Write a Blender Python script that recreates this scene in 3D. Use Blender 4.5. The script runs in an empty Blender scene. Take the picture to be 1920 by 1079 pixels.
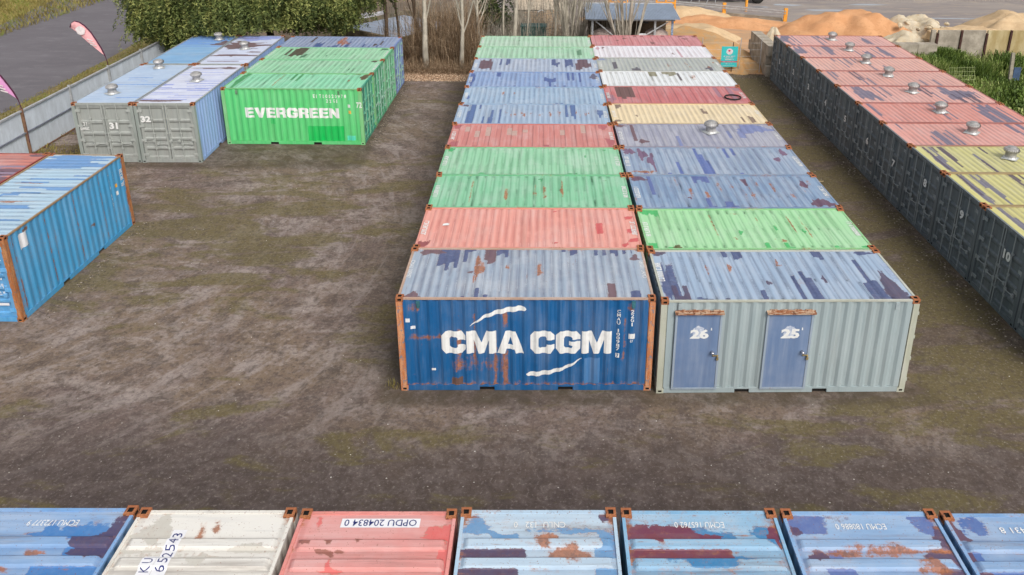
import bpy, bmesh, math, random
import numpy as np
from mathutils import Vector, Matrix
from mathutils.geometry import tessellate_polygon

S = bpy.context.scene
COL = S.collection
R = math.radians

# ------------------------------------------------------------------ camera, sky, sun, exposure
cd = bpy.data.cameras.new('camera')
cam = bpy.data.objects.new('camera', cd)
COL.objects.link(cam)
a_, b_, c_ = -0.012850720626170375, -0.33412444440880085, -0.008099043897640311
Rz = Matrix.Rotation(a_, 3, 'Z'); Rx = Matrix.Rotation(b_, 3, 'X'); Ry = Matrix.Rotation(c_, 3, 'Y')
M3 = Rz @ Rx @ Ry                       # axes right / forward / up
rt, fw, up = M3.col[0], M3.col[1], M3.col[2]
mw = Matrix((( rt[0], up[0], -fw[0], 3.3974), (rt[1], up[1], -fw[1], -15.8789), (rt[2], up[2], -fw[2], 12.4822), (0, 0, 0, 1)))
cam.matrix_world = mw
cd.sensor_fit = 'HORIZONTAL'
cd.sensor_width = 36.0
cd.lens = 36.0 * 1472.267 / 1920.0
cd.shift_x = -75.063 / 1920.0
cd.shift_y = -314.476 / 1920.0
cd.clip_start = 0.3
cd.clip_end = 1500
S.camera = cam
S.render.resolution_x = 1024
S.render.resolution_y = 575

SUN_EL, SUN_AZ = R(46), R(150)           # azimuth from north, clockwise: the sun stands behind the camera to its right
w = bpy.data.worlds.new('World'); S.world = w; w.use_nodes = True
nt = w.node_tree
bg = nt.nodes['Background']; bg.inputs[1].default_value = 0.15
sky = nt.nodes.new('ShaderNodeTexSky'); sky.sky_type = 'NISHITA'; sky.sun_disc = False
sky.sun_elevation = SUN_EL; sky.sun_rotation = SUN_AZ
sky.air_density = 1.0; sky.dust_density = 4.0; sky.ozone_density = 0.6
hs = nt.nodes.new('ShaderNodeHueSaturation'); hs.inputs['Saturation'].default_value = .28      # thin overcast takes the blue out
nt.links.new(sky.outputs[0], hs.inputs['Color']); nt.links.new(hs.outputs[0], bg.inputs[0])
sl = bpy.data.lights.new('sun', 'SUN'); sl.energy = 1.4; sl.angle = R(24); sl.color = (1.0, 0.95, 0.88)
sun = bpy.data.objects.new('sun', sl); COL.objects.link(sun)
sd = Vector((math.sin(SUN_AZ) * math.cos(SUN_EL), math.cos(SUN_AZ) * math.cos(SUN_EL), math.sin(SUN_EL)))
sun.rotation_euler = sd.to_track_quat('Z', 'Y').to_euler(); sun.location = (0, -30, 40)
S.view_settings.view_transform = 'Standard'
try: S.view_settings.look = 'None'
except Exception: pass
S.view_settings.gamma = 1.0
S.view_settings.exposure = 0.17
S.view_settings.use_curve_mapping = False
S.render.engine = 'CYCLES'

L, W, H = 6.058, 2.438, 2.591

# ------------------------------------------------------------------ colour and materials
def lin(*c):
    if len(c) == 1: c = c[0]
    o = []
    for v in c[:3]:
        v = v / 255.0
        o.append(v / 12.92 if v <= 0.04045 else ((v + 0.055) / 1.055) ** 2.4)
    return (o[0], o[1], o[2], 1.0)

def sc(c, f): return (c[0] * f, c[1] * f, c[2] * f, 1.0)

class NT:
    """small node helper"""
    def __init__(s, tree): s.t = tree; s.n = tree.nodes; s.l = tree.links
    def new(s, ty, **k):
        n = s.n.new(ty)
        for a, v in k.items(): setattr(n, a, v)
        return n
    def put(s, inp, v):
        if hasattr(v, 'is_output') or isinstance(v, bpy.types.NodeSocket): s.l.new(v, inp)
        else:
            if inp.type == 'RGBA' and isinstance(v, (int, float)): v = (v, v, v, 1)
            inp.default_value = v
    def math(s, op, a, b=0.0, c=None, clamp=False):
        n = s.new('ShaderNodeMath', operation=op); n.use_clamp = clamp
        s.put(n.inputs[0], a); s.put(n.inputs[1], b)
        if c is not None: s.put(n.inputs[2], c)
        return n.outputs[0]
    def mix(s, f, a, b, mode='MIX'):
        n = s.new('ShaderNodeMix', data_type='RGBA', blend_type=mode)
        s.put(n.inputs[0], f); s.put(n.inputs[6], a); s.put(n.inputs[7], b)
        return n.outputs[2]
    def noise(s, vec, scale, detail=5, rough=0.6, dist=0.0):
        n = s.new('ShaderNodeTexNoise'); s.put(n.inputs['Vector'], vec)
        n.inputs['Scale'].default_value = scale; n.inputs['Detail'].default_value = detail
        n.inputs['Roughness'].default_value = rough; n.inputs['Distortion'].default_value = dist
        return n.outputs['Fac']
    def step(s, v, lo, hi, a=0.0, b=1.0):
        n = s.new('ShaderNodeMapRange', interpolation_type='SMOOTHSTEP')
        s.put(n.inputs[0], v); s.put(n.inputs[1], lo); s.put(n.inputs[2], hi); s.put(n.inputs[3], a); s.put(n.inputs[4], b)
        return n.outputs[0]
    def vmul(s, v, k):
        n = s.new('ShaderNodeVectorMath', operation='MULTIPLY'); s.put(n.inputs[0], v); s.put(n.inputs[1], k); return n.outputs[0]
    def vadd(s, v, k):
        n = s.new('ShaderNodeVectorMath', operation='ADD'); s.put(n.inputs[0], v); s.put(n.inputs[1], k); return n.outputs[0]
    def coord(s, which='Object'): return s.new('ShaderNodeTexCoord').outputs[which]
    def mapping(s, v, rot=(0, 0, 0), scale=(1, 1, 1), loc=(0, 0, 0)):
        n = s.new('ShaderNodeMapping'); s.put(n.inputs[0], v)
        n.inputs[1].default_value = loc; n.inputs[2].default_value = rot; n.inputs[3].default_value = scale
        return n.outputs[0]
    def bump(s, h, strength=0.3, dist=0.02):
        n = s.new('ShaderNodeBump'); n.inputs['Strength'].default_value = strength; n.inputs['Distance'].default_value = dist
        s.put(n.inputs['Height'], h); return n.outputs[0]

def base_mat(name):
    m = bpy.data.materials.new(name); m.use_nodes = True
    return m, NT(m.node_tree), m.node_tree.nodes['Principled BSDF']

# painted, peeling, rusting steel as one node group
def make_group():
    g = bpy.data.node_groups.new('painted_steel', 'ShaderNodeTree')
    I = g.interface
    def sock(n, t, d, io='INPUT'):
        s_ = I.new_socket(name=n, in_out=io, socket_type=t)
        if d is not None: s_.default_value = d
    sock('Base', 'NodeSocketColor', (.5, .5, .5, 1)); sock('Second', 'NodeSocketColor', (.1, .1, .2, 1))
    sock('Third', 'NodeSocketColor', (.1, .05, .05, 1)); sock('Rust', 'NodeSocketFloat', .3)
    sock('Fade', 'NodeSocketFloat', .4); sock('Streak', 'NodeSocketVector', (7, .6, 7)); sock('Dirt', 'NodeSocketFloat', .4)
    sock('Color', 'NodeSocketColor', None, 'OUTPUT'); sock('Roughness', 'NodeSocketFloat', None, 'OUTPUT'); sock('Normal', 'NodeSocketVector', None, 'OUTPUT')
    n = NT(g)
    gi = n.new('NodeGroupInput'); go = n.new('NodeGroupOutput')
    oi = n.new('ShaderNodeObjectInfo')
    comb = n.new('ShaderNodeCombineXYZ')
    r1 = n.math('MULTIPLY', oi.outputs['Random'], 37.0)
    n.put(comb.inputs[0], r1); n.put(comb.inputs[1], n.math('MULTIPLY', oi.outputs['Random'], 91.0)); n.put(comb.inputs[2], r1)
    v = n.vadd(n.coord(), comb.outputs[0])
    big = n.noise(v, 0.9, 5, .6)
    stv = n.vmul(v, gi.outputs['Streak'])
    streak = n.noise(stv, 1.0, 5, .65)
    fine = n.noise(v, 11.0, 6, .7)
    mid = n.noise(n.vmul(v, gi.outputs['Streak']), 0.35, 6, .7)
    chalk = n.mix(0.55, gi.outputs['Base'], (.62, .62, .62, 1))
    deep = n.mix(1.0, gi.outputs['Base'], (.74, .76, .80, 1), 'MULTIPLY')
    f1 = n.math('MULTIPLY', n.step(big, .42, .68), gi.outputs['Fade'])
    c = n.mix(f1, gi.outputs['Base'], chalk)
    f2 = n.math('MULTIPLY', n.step(streak, .46, .72), n.math('ADD', gi.outputs['Fade'], .05))
    c = n.mix(f2, c, chalk)
    c = n.mix(n.math('MULTIPLY', n.step(streak, .50, .34), .38), c, deep)
    # grime
    grime = n.math('MULTIPLY', n.step(mid, .5, .72), gi.outputs['Dirt'])
    c = n.mix(n.math('MULTIPLY', grime, .55), c, (.16, .12, .095, 1))
    at = n.new('ShaderNodeAttribute', attribute_name='wear')
    sp = n.new('ShaderNodeSeparateColor'); n.l.new(at.outputs['Color'], sp.inputs[0])
    gr = n.new('ShaderNodeAttribute', attribute_name='groove')
    c = n.mix(n.math('MULTIPLY', gr.outputs['Fac'], n.step(n.noise(v, 2.2, 4, .6), .25, .6, .25, .70)), c, n.mix(.62, c, n.mix(.6, (.09, .06, .05, 1), gi.outputs['Second'])))  # groove dirt that also paints in rib shade, weak under soft light
    jit = n.math('MULTIPLY', n.math('SUBTRACT', n.math('ADD', n.math('MULTIPLY', fine, .45), n.math('MULTIPLY', n.noise(n.vmul(v, n.vmul(gi.outputs['Streak'], (1.6, 1.6, 1.6))), 1.0, 7, .75), .55)), .5), 2.1)
    mR = n.step(n.math('ADD', sp.outputs[0], jit), .52, .62)
    mG = n.step(n.math('ADD', sp.outputs[1], jit), .54, .62)
    mH = n.math('MAXIMUM', n.step(n.math('ADD', sp.outputs[0], jit), .40, .54), n.step(n.math('ADD', sp.outputs[1], jit), .40, .56))
    c = n.mix(n.math('MULTIPLY', mH, n.step(n.noise(v, 5.0, 5, .7), .44, .60, 0, .6)), c, n.mix(n.step(fine, .4, .6), lin(170, 128, 100), lin(120, 92, 78)))
    c = n.mix(n.math('MULTIPLY', mR, n.step(n.noise(v, 2.4, 6, .75), .30, .48, .72, .95)), c, n.mix(n.step(fine, .3, .7, 0, .10), gi.outputs['Second'], chalk))
    c = n.mix(n.math('MULTIPLY', mG, .92), c, n.mix(n.step(fine, .4, .75, 0, .3), gi.outputs['Third'], (.18, .10, .08, 1)))
    # rust
    rn = n.math('ADD', n.math('MULTIPLY', n.noise(v, 4.5, 9, .78), .65), n.math('MULTIPLY', n.noise(stv, 1.7, 6, .7), .35))
    rn = n.math('ADD', rn, n.math('MULTIPLY', sp.outputs[2], .25))
    th = n.math('SUBTRACT', .76, n.math('MULTIPLY', gi.outputs['Rust'], .27))
    mB = n.step(rn, n.math('SUBTRACT', th, .012), n.math('ADD', th, .05))
    rc = n.mix(n.step(fine, .38, .62), lin(176, 112, 76), lin(96, 62, 50))
    rc = n.mix(n.step(n.noise(v, 6.0, 6, .7), .42, .62, 0, .8), rc, lin(140, 88, 62))
    c = n.mix(n.math('MULTIPLY', mB, .85), c, rc)
    halo = n.step(rn, n.math('SUBTRACT', th, .07), th)
    c = n.mix(n.math('MULTIPLY', halo, .22), c, lin(176, 120, 84))
    # thin rust runs along the ribs
    rs = n.noise(n.vmul(v, n.vmul(gi.outputs['Streak'], (3.4, 3.4, 3.4))), 1.0, 4, .6)
    rt_ = n.math('SUBTRACT', .74, n.math('MULTIPLY', gi.outputs['Rust'], .17))
    rm_ = n.math('MULTIPLY', n.step(rs, rt_, n.math('ADD', rt_, .05)), n.step(n.noise(v, 1.6, 4, .6), .46, .58))
    c = n.mix(n.math('MULTIPLY', rm_, .62), c, n.mix(n.step(fine, .4, .6), lin(158, 112, 84), lin(110, 78, 64)))
    # small rust freckles
    fk = n.noise(v, 34.0, 3, .6)
    ft = n.math('SUBTRACT', .735, n.math('MULTIPLY', gi.outputs['Rust'], .15))
    ft = n.math('SUBTRACT', ft, n.math('MULTIPLY', n.step(big, .45, .65), .03))
    c = n.mix(n.math('MULTIPLY', n.step(fk, ft, n.math('ADD', ft, .03)), .7), c, lin(128, 82, 62))
    n.l.new(c, go.inputs[0])
    n.put(go.inputs[1], n.math('ADD', .5, n.math('MULTIPLY', mB, .35)))
    n.l.new(n.bump(n.math('ADD', n.math('MULTIPLY', fine, .6), n.math('MULTIPLY', big, 1.5)), .25, .006), go.inputs[2])
    return g
STEEL = make_group()
ROOF_ST, ROOF_STB, SIDE_ST = (8, .55, 8), (.55, 8, 8), (7, 7, .5)

def steel(name, base, second=None, third=None, rust=.3, fade=.35, streak=ROOF_ST, dirt=.4, spec=.3):
    m, n, p = base_mat(name)
    g = n.new('ShaderNodeGroup'); g.node_tree = STEEL
    g.inputs['Base'].default_value = base
    g.inputs['Second'].default_value = second or sc(base, .35)
    g.inputs['Third'].default_value = third or lin(92, 70, 84)
    g.inputs['Rust'].default_value = rust; g.inputs['Fade'].default_value = fade
    g.inputs['Streak'].default_value = streak; g.inputs['Dirt'].default_value = dirt
    n.l.new(g.outputs[0], p.inputs['Base Color']); n.l.new(g.outputs[1], p.inputs['Roughness']); n.l.new(g.outputs[2], p.inputs['Normal'])
    p.inputs['Specular IOR Level'].default_value = spec
    return m

def plain(name, col, rough=.6, metal=0.0, var=.25, scale=4.0, bump=.15, col2=None, spec=.3, stretch=(1, 1, 1)):
    m, n, p = base_mat(name)
    v = n.vmul(n.coord(), stretch)
    a = n.noise(v, scale, 6, .65); b = n.noise(v, scale * 6, 4, .6)
    c = n.mix(n.step(a, .35, .68), sc(col, 1 - var), col2 or sc(col, 1 + var * .6))
    c = n.mix(n.step(b, .4, .7, 0, var), c, sc(col, .55))
    n.l.new(c, p.inputs['Base Color']); p.inputs['Roughness'].default_value = rough
    p.inputs['Metallic'].default_value = metal; p.inputs['Specular IOR Level'].default_value = spec
    if bump: n.l.new(n.bump(b, bump, .02), p.inputs['Normal'])
    return m

# ------------------------------------------------------------------ mesh builder
class MB:
    def __init__(s): s.v = []; s.f = []; s.m = []; s.sm = False
    def quad(s, pts, mi=0):
        b = len(s.v); s.v += [tuple(p) for p in pts]; s.f.append(tuple(range(b, b + len(pts)))); s.m.append(mi)
    def box(s, x0, x1, y0, y1, z0, z1, mi=0, M=None):
        b = len(s.v)
        P = [(x0, y0, z0), (x1, y0, z0), (x1, y1, z0), (x0, y1, z0), (x0, y0, z1), (x1, y0, z1), (x1, y1, z1), (x0, y1, z1)]
        if M is not None: P = [tuple(M @ Vector(q)) for q in P]
        s.v += P
        for f in ((0, 3, 2, 1), (4, 5, 6, 7), (0, 1, 5, 4), (1, 2, 6, 5), (2, 3, 7, 6), (3, 0, 4, 7)):
            s.f.append(tuple(b + i for i in f)); s.m.append(mi)
    def tube(s, pts, rad, n=6, mi=0, cap=True):
        pts = [Vector(p) for p in pts]
        if not hasattr(rad, '__len__'): rad = [rad] * len(pts)
        b = len(s.v); prev = None
        for i, p in enumerate(pts):
            d = (pts[min(i + 1, len(pts) - 1)] - pts[max(i - 1, 0)]).normalized()
            if prev is None:
                u = d.cross(Vector((0, 0, 1)) if abs(d.z) < .9 else Vector((1, 0, 0))).normalized()
            else: u = (prev - d * prev.dot(d)).normalized()
            prev = u; vv = d.cross(u)
            for k in range(n):
                t = 2 * math.pi * k / n
                s.v.append(tuple(p + (u * math.cos(t) + vv * math.sin(t)) * rad[i]))
        for i in range(len(pts) - 1):
            for k in range(n):
                a = b + i * n + k; c = b + i * n + (k + 1) % n
                s.f.append((a, c, c + n, a + n)); s.m.append(mi)
        if cap:
            s.f.append(tuple(b + k for k in reversed(range(n)))); s.m.append(mi)
            s.f.append(tuple(b + (len(pts) - 1) * n + k for k in range(n))); s.m.append(mi)
    def lathe(s, prof, n=16, c=(0, 0, 0), mi=0):
        b = len(s.v)
        for r, z in prof:
            for k in range(n):
                t = 2 * math.pi * k / n; s.v.append((c[0] + r * math.cos(t), c[1] + r * math.sin(t), c[2] + z))
        for i in range(len(prof) - 1):
            for k in range(n):
                a = b + i * n + k; d = b + i * n + (k + 1) % n
                s.f.append((a, d, d + n, a + n)); s.m.append(mi)
        s.f.append(tuple(b + (len(prof) - 1) * n + k for k in range(n))); s.m.append(mi)
    def mesh(s, name, mats, smooth=False):
        me = bpy.data.meshes.new(name); me.from_pydata(s.v, [], s.f)
        for m in mats: me.materials.append(m)
        if len(mats) > 1: me.polygons.foreach_set('material_index', s.m)
        if smooth: me.polygons.foreach_set('use_smooth', [True] * len(s.f))
        me.update(); return me
    def build(s, name, mats, parent=None, smooth=False):
        if not isinstance(mats, (list, tuple)): mats = [mats]
        return link(name, s.mesh(name, mats, smooth), parent)

def link(name, data, parent=None, loc=None, mat=None):
    o = bpy.data.objects.new(name, data); COL.objects.link(o)
    if parent is not None: o.parent = parent
    if loc is not None: o.location = loc
    if mat is not None and data is not None:
        if not data.materials: data.materials.append(None)
        o.material_slots[0].link = 'OBJECT'; o.material_slots[0].material = mat
    return o

def tag(o, label=None, cat=None, group=None, kind=None):
    if label: o['label'] = label
    if cat: o['category'] = cat
    if group: o['group'] = group
    if kind: o['kind'] = kind
    return o

def thing(name, label, cat, loc=(0, 0, 0), rot=0.0, group=None):
    o = link(name, None); o.location = loc; o.rotation_euler = (0, 0, rot); o.empty_display_size = .3
    return tag(o, label, cat, group)

def attr_mesh(me, name, typ, arr):
    a = me.attributes.new(name, typ, 'POINT')
    a.data.foreach_set('color' if typ == 'FLOAT_COLOR' else 'value', np.asarray(arr, dtype=np.float32).ravel())

def rust_mix(name, c1, c2, c3, stretch=(14, 14, 1.6)):
    m, n, p = base_mat(name); v = n.coord(); sv = n.vmul(v, stretch)
    a = n.noise(sv, 1.0, 8, .72); b = n.noise(v, 9, 8, .75); d = n.noise(v, 30, 4, .7)
    c = n.mix(n.step(a, .44, .56), c1, c2)
    c = n.mix(n.step(b, .52, .60), c, c3)
    c = n.mix(n.step(d, .5, .7, 0, .55), c, sc(c1, .45))
    n.l.new(c, p.inputs['Base Color']); p.inputs['Roughness'].default_value = .85; p.inputs['Specular IOR Level'].default_value = .2
    n.l.new(n.bump(b, .5, .01), p.inputs['Normal']); return m

# ------------------------------------------------------------------ container geometry
PER = 0.278
def side_cols(x0, x1):
    n = int((x1 - x0) / PER); off = (x1 - x0 - n * PER) / 2
    c = [(x0, .012)]; x = x0 + off
    for i in range(n):
        for dx, d in ((.036, .012), (.104, .048), (.174, .048), (.242, .012)): c.append((x + dx, d))
        x += PER
    c.append((x1, .012)); return c
SC = side_cols(.16, L - .16)
EC = side_cols(.15, W - .15)
def prof(cols, x):
    xs = [q[0] for q in cols]; ds = [q[1] for q in cols]
    return float(np.interp(x, xs, ds))

def corr_panel(cols, z0, z1, nz=1, wear=None, span=L):
    """corrugated sheet in the plane y = depth, outside towards -y"""
    v = []; f = []; zs = [z0 + (z1 - z0) * k / nz for k in range(nz + 1)]
    n = len(zs)
    for (x, d) in cols:
        for z in zs: v.append((x, d, z))
    for i in range(len(cols) - 1):
        for k in range(nz):
            a = i * n + k; f.append((a, a + n, a + n + 1, a + 1))
    me = bpy.data.meshes.new('side_panel'); me.from_pydata(v, [], f)
    if wear is not None:
        A = np.zeros((len(v), 4)); P = np.array(v)
        for ch, x0, x1, za, zb, val in wear:
            m = (P[:, 0] >= x0) & (P[:, 0] <= x1) & (P[:, 2] >= za) & (P[:, 2] <= zb)
            A[m, ch] = np.maximum(A[m, ch], val)
        attr_mesh(me, 'wear', 'FLOAT_COLOR', A)
    gr = np.array([1.0 if abs(q[1] - .048) < .001 else 0.0 for q in v]) * .18  # valleys slightly darkened, the same painted groove shade
    attr_mesh(me, 'groove', 'FLOAT', gr)
    me.materials.append(None); return me
SIDE_PLAIN = corr_panel(SC, .155, 2.535)
END_PLAIN = corr_panel(EC, .155, 2.50)

def casting_mesh():
    bm = bmesh.new()
    lx, ly, lz = .178, .162, .118
    nx = [0, .046, .132, lx]; ny = [0, .040, .122, ly]; nz_ = [0, .034, .084, lz]
    def face(fn, U, V, ends):
        g = [[bm.verts.new(fn(u, v, 0)) for v in V] for u in U]
        for i in range(3):
            for j in range(3):
                q = [g[i][j], g[i + 1][j], g[i + 1][j + 1], g[i][j + 1]]
                if (i, j) == (1, 1):
                    inn = [bm.verts.new(fn(u, v, .030)) for u, v in ((U[1], V[1]), (U[2], V[1]), (U[2], V[2]), (U[1], V[2]))]
                    out = q
                    for k in range(4): bm.faces.new((out[k], out[(k + 1) % 4], inn[(k + 1) % 4], inn[k])).material_index = 1
                    ff = bm.faces.new(inn); ff.material_index = 1
                else: bm.faces.new(q)
    face(lambda u, v, d: (u, v, lz - d), nx, ny, 0)
    face(lambda u, v, d: (u, v, d), nx, ny, 0)
    face(lambda u, v, d: (u, d, v), nx, nz_, 0)
    face(lambda u, v, d: (u, ly - d, v), nx, nz_, 0)
    face(lambda u, v, d: (d, u, v), ny, nz_, 0)
    face(lambda u, v, d: (lx - d, u, v), ny, nz_, 0)
    bmesh.ops.remove_doubles(bm, verts=bm.verts, dist=.0005)
    bmesh.ops.recalc_face_normals(bm, faces=bm.faces)
    me = bpy.data.meshes.new('corner_casting'); bm.to_mesh(me); bm.free()
    me.materials.append(None); me.materials.append(M_HOLE); return me
M_HOLE = plain('dark_hole', (.012, .010, .009, 1), .9, var=.1, bump=0)
CASTING = casting_mesh()

def boxmesh(name, *boxes):
    b = MB()
    for q in boxes: b.box(*q)
    me = b.mesh(name, []); me.materials.append(None); return me
POST = boxmesh('corner_post', (0, .14, 0, .13, .118, 2.473), (.14, .16, .03, .05, .118, 2.473))
TRAIL = boxmesh('top_rail', (.178, L - .178, .004, .056, 2.530, 2.572))
BRAIL_B = boxmesh('bottom_rail', (.178, 1.90, .006, .05, .01, .150), (2.26, L - 2.26, .006, .05, .01, .150), (L - 1.90, L - .178, .006, .05, .01, .150),
                  (1.90, 2.26, .006, .05, .110, .150), (L - 2.26, L - 1.90, .006, .05, .110, .150))
POCKET = boxmesh('forklift_pocket', (1.90, 2.26, .052, .5, .0, .1095))
TEND = boxmesh('end_rail', (.030, .09, .162, W - .162, 2.500, 2.5615))
BEND = boxmesh('end_sill', (.004, .07, .162, W - .162, .01, .150))

# corrugated, pressed roof with painted wear and groove shade in vertex attributes
def roof_cols(style):
    e = .46 if style == 'press' else .30
    x0, x1 = e, L - e
    cols = [(.045, 0, -1, 0), (.16, 0, -1, 0), (e - .03, 0, -1, 0)]
    P = {'fine': .208, 'mid': .262, 'wide': .40, 'press': .335}[style]
    n = int(round((x1 - x0) / P)); P = (x1 - x0) / n
    A = {'fine': .013, 'mid': .013, 'wide': .018, 'press': .042}[style]
    for i in range(n):
        b = x0 + i * P
        if style == 'press':
            cols += [(b + .10 * P, 0, 2 * i, .8), (b + .22 * P, 1, 2 * i + 1, 0), (b + .60 * P, 1, 2 * i + 1, 0), (b + .74 * P, 0, 2 * i + 2, .8), (b + .84 * P, 0, 2 * i + 2, .2)]
        else:
            w_ = .014 / P
            cols += [(b, 0, 2 * i, 1), (b + w_, 1, 2 * i + 1, 0), (b + .5 * P, 1, 2 * i + 1, 0), (b + .5 * P + w_ * 1.3, 0, 2 * i + 2, 1), (b + .5 * P + w_ * 2.6, 0, 2 * i + 2, .15), (b + P - w_ * 1.2, 0, 2 * i + 2, .15)]
    cols += [(L - e + .03, 0, -2, 0), (L - .16, 0, -2, 0), (L - .045, 0, -2, 0)]
    return cols, A
def roof_z(style, x):
    cols, A = roof_cols(style)
    return 2.548 + A * float(np.interp(x, [c[0] for c in cols], [c[1] for c in cols]))

def roof_mesh(style, patches, seed):
    rng = random.Random(seed)
    cols, A = roof_cols(style); V = []
    ys = [.05, .09, .13, .17, .22] + [.22 + (W - .44) * k / 18 for k in range(1, 18)] + [W - .22, W - .17, W - .13, W - .09, W - .05]
    ny = len(ys)
    wear = np.zeros((len(cols), ny, 4)); groove = np.zeros((len(cols), ny))
    for ci, (x, h, f_, gv) in enumerate(cols):
        for yi, y in enumerate(ys):
            e = min(y, W - y)
            if style == 'press': em = 0 if e < .125 else (.7 if e < .16 else 1)
            else: em = 0 if e < .06 else 1
            z = 2.546 + A * h * em + (.004 if f_ < 0 else 0)
            z += (.003 if style == 'press' else .006) * math.sin(x * 1.7 + seed) * math.sin(y * 2.1 + seed * .7) * min(1, e * 3)
            V.append((x, y, z))
            if .08 < e: groove[ci, yi] = gv
            if style == 'press' and .08 < e < .15: groove[ci, yi] = .8
    xs = np.array([c[0] for c in cols]); Y = np.array(ys)
    fids = np.array([c[2] for c in cols])
    for pt in patches:
        k = pt[0]
        if k == 's':
            _, ch, u0, u1, v0, v1, prob = pt[:7]; jit = pt[7] if len(pt) > 7 else .15
            for f_ in sorted(set(fids.tolist())):
                if f_ < 0 or (style == 'press' and f_ % 2 and rng.random() < .8): continue
                ix = np.where(fids == f_)[0]; cx = xs[ix].mean() / L
                if u0 <= cx <= u1 and rng.random() < prob:
                    a = v0 + (rng.random() - .5) * jit if v0 > .02 else -1
                    b = v1 + (rng.random() - .5) * jit * 2 if v1 < .98 else 2
                    m = (Y / W >= a) & (Y / W <= b)
                    for i in ix: wear[i, m, ch] = np.maximum(wear[i, m, ch], .95)
        elif k == 'b':
            _, ch, u, v, ru, rv = pt[:6]; val = pt[6] if len(pt) > 6 else 1.0
            fr_ = {f_: (1.0 if f_ < 0 else (rng.uniform(1.1, 1.9) if f_ % 2 == 0 else rng.uniform(.25, .8)) if style == 'press' else rng.uniform(.45, 1.35)) for f_ in sorted(set(fids.tolist()))}
            kr = np.array([fr_[f_] for f_ in fids.tolist()])[:, None]
            rr_ = rng.uniform(0, 6.28)
            ang = np.arctan2((Y[None, :] / W - v) / rv, (xs[:, None] / L - u) / ru)
            dd = (((xs[:, None] / L - u) / ru) ** 2 + ((Y[None, :] / W - v) / (rv * kr)) ** 2) * (1 + .35 * np.sin(3 * ang + rr_) + .2 * np.sin(7 * ang))
            wear[:, :, ch] = np.maximum(wear[:, :, ch], np.clip(1.5 - dd, 0, 1) * val)
        elif k == 'e':                                     # edge chips along one long edge
            _, ch, edge, prob, ln = pt
            for f_ in sorted(set(fids.tolist())):
                if rng.random() < prob:
                    ix = np.where(fids == f_)[0]; l_ = ln * rng.uniform(.4, 1.6)
                    m = (Y / W < l_) if edge == 0 else (Y / W > 1 - l_)
                    for i in ix: wear[i, m, ch] = np.maximum(wear[i, m, ch], .95)
    # rust along the rims and near the castings
    e = np.minimum(Y, W - Y)[None, :]; ex = np.minimum(xs, L - xs)[:, None]
    wear[:, :, 2] = np.maximum(wear[:, :, 2], np.clip(.55 - e * 3.5, 0, .55) + np.clip(.55 - (ex + e) * 1.0, 0, .5))
    F = []
    for i in range(len(cols) - 1):
        for k in range(ny - 1):
            a = i * ny + k; F.append((a, a + ny, a + ny + 1, a + 1))
    me = bpy.data.meshes.new('roof_panel'); me.from_pydata(V, [], F)
    wear[:, :, 3] = 1
    attr_mesh(me, 'wear', 'FLOAT_COLOR', wear.reshape(-1, 4)); attr_mesh(me, 'groove', 'FLOAT', groove.reshape(-1))
    return me

# doors: leaves with pressed bands, lock rods, handles, hinges (door end at x = L)
def door_leaf_mesh(bands, w_):
    us = [0, .055, .09, .12, w_ - .12, w_ - .09, w_ - .055, w_]
    z0, z1 = .155, 2.47
    zb = {z0, z1}
    for a, b in bands:
        for z in (a, a + .035, b - .09, b): zb.add(round(z, 4))
    zs = sorted(zb)
    def d(u, z):
        inside = .10 < u < w_ - .10
        if not inside: return 0
        for a, b in bands:
            if a + .034 <= z <= b - .089: return -.05
        return 0
    V = []; F = []; n = len(zs)
    for u in us:
        for z in zs: V.append((L - .045 + d(u, z), u, z))
    for i in range(len(us) - 1):
        for k in range(n - 1):
            a = i * n + k; F.append((a, a + n, a + n + 1, a + 1))
    me = bpy.data.meshes.new('door'); me.from_pydata(V, [], F); me.materials.append(None); return me
DW = (W - .30) / 2
B3 = [(.30, .72), (.80, 1.22), (1.30, 1.72), (1.80, 2.38)]
B5 = [(.25, .60), (.66, 1.01), (1.07, 1.40), (1.46, 1.80), (1.86, 2.40)]
LEAF3, LEAF5 = door_leaf_mesh(B3, DW - .01), door_leaf_mesh(B5, DW - .01)
def rod_mesh():
    b = MB(); b.tube([(L - .012, 0, .06), (L - .012, 0, 2.53)], .017, 8)
    for z in (.10, .62, 1.28, 1.92, 2.50): b.box(L - .046, L - .006, -.045, .045, z - .03, z + .03)
    me = b.mesh('lock_rod', []); me.materials.append(None); return me
def handle_mesh():
    b = MB(); b.tube([(L - .002, 0, .95), (L + .008, .20, .955), (L - .002, .40, .97)], .014, 6)
    b.box(L - .045, L + .006, .33, .42, .90, 1.0); b.box(L - .045, L + .004, -.04, .05, .90, 1.0)
    me = b.mesh('door_handle', []); me.materials.append(None); return me
def hinge_mesh():
    b = MB(); b.box(L - .046, L - .020, -.07, .12, -.05, .05); b.tube([(L - .012, -.06, -.07), (L - .012, -.06, .07)], .02, 6)
    me = b.mesh('hinge', []); me.materials.append(None); return me
ROD, HANDLE, HINGE = rod_mesh(), handle_mesh(), hinge_mesh()
DHEAD = boxmesh('door_header', (L - .07, L - .004, .162, W - .162, 2.480, 2.578))
DSILL = boxmesh('door_sill', (L - .07, L - .004, .162, W - .162, .01, .148))

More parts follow.
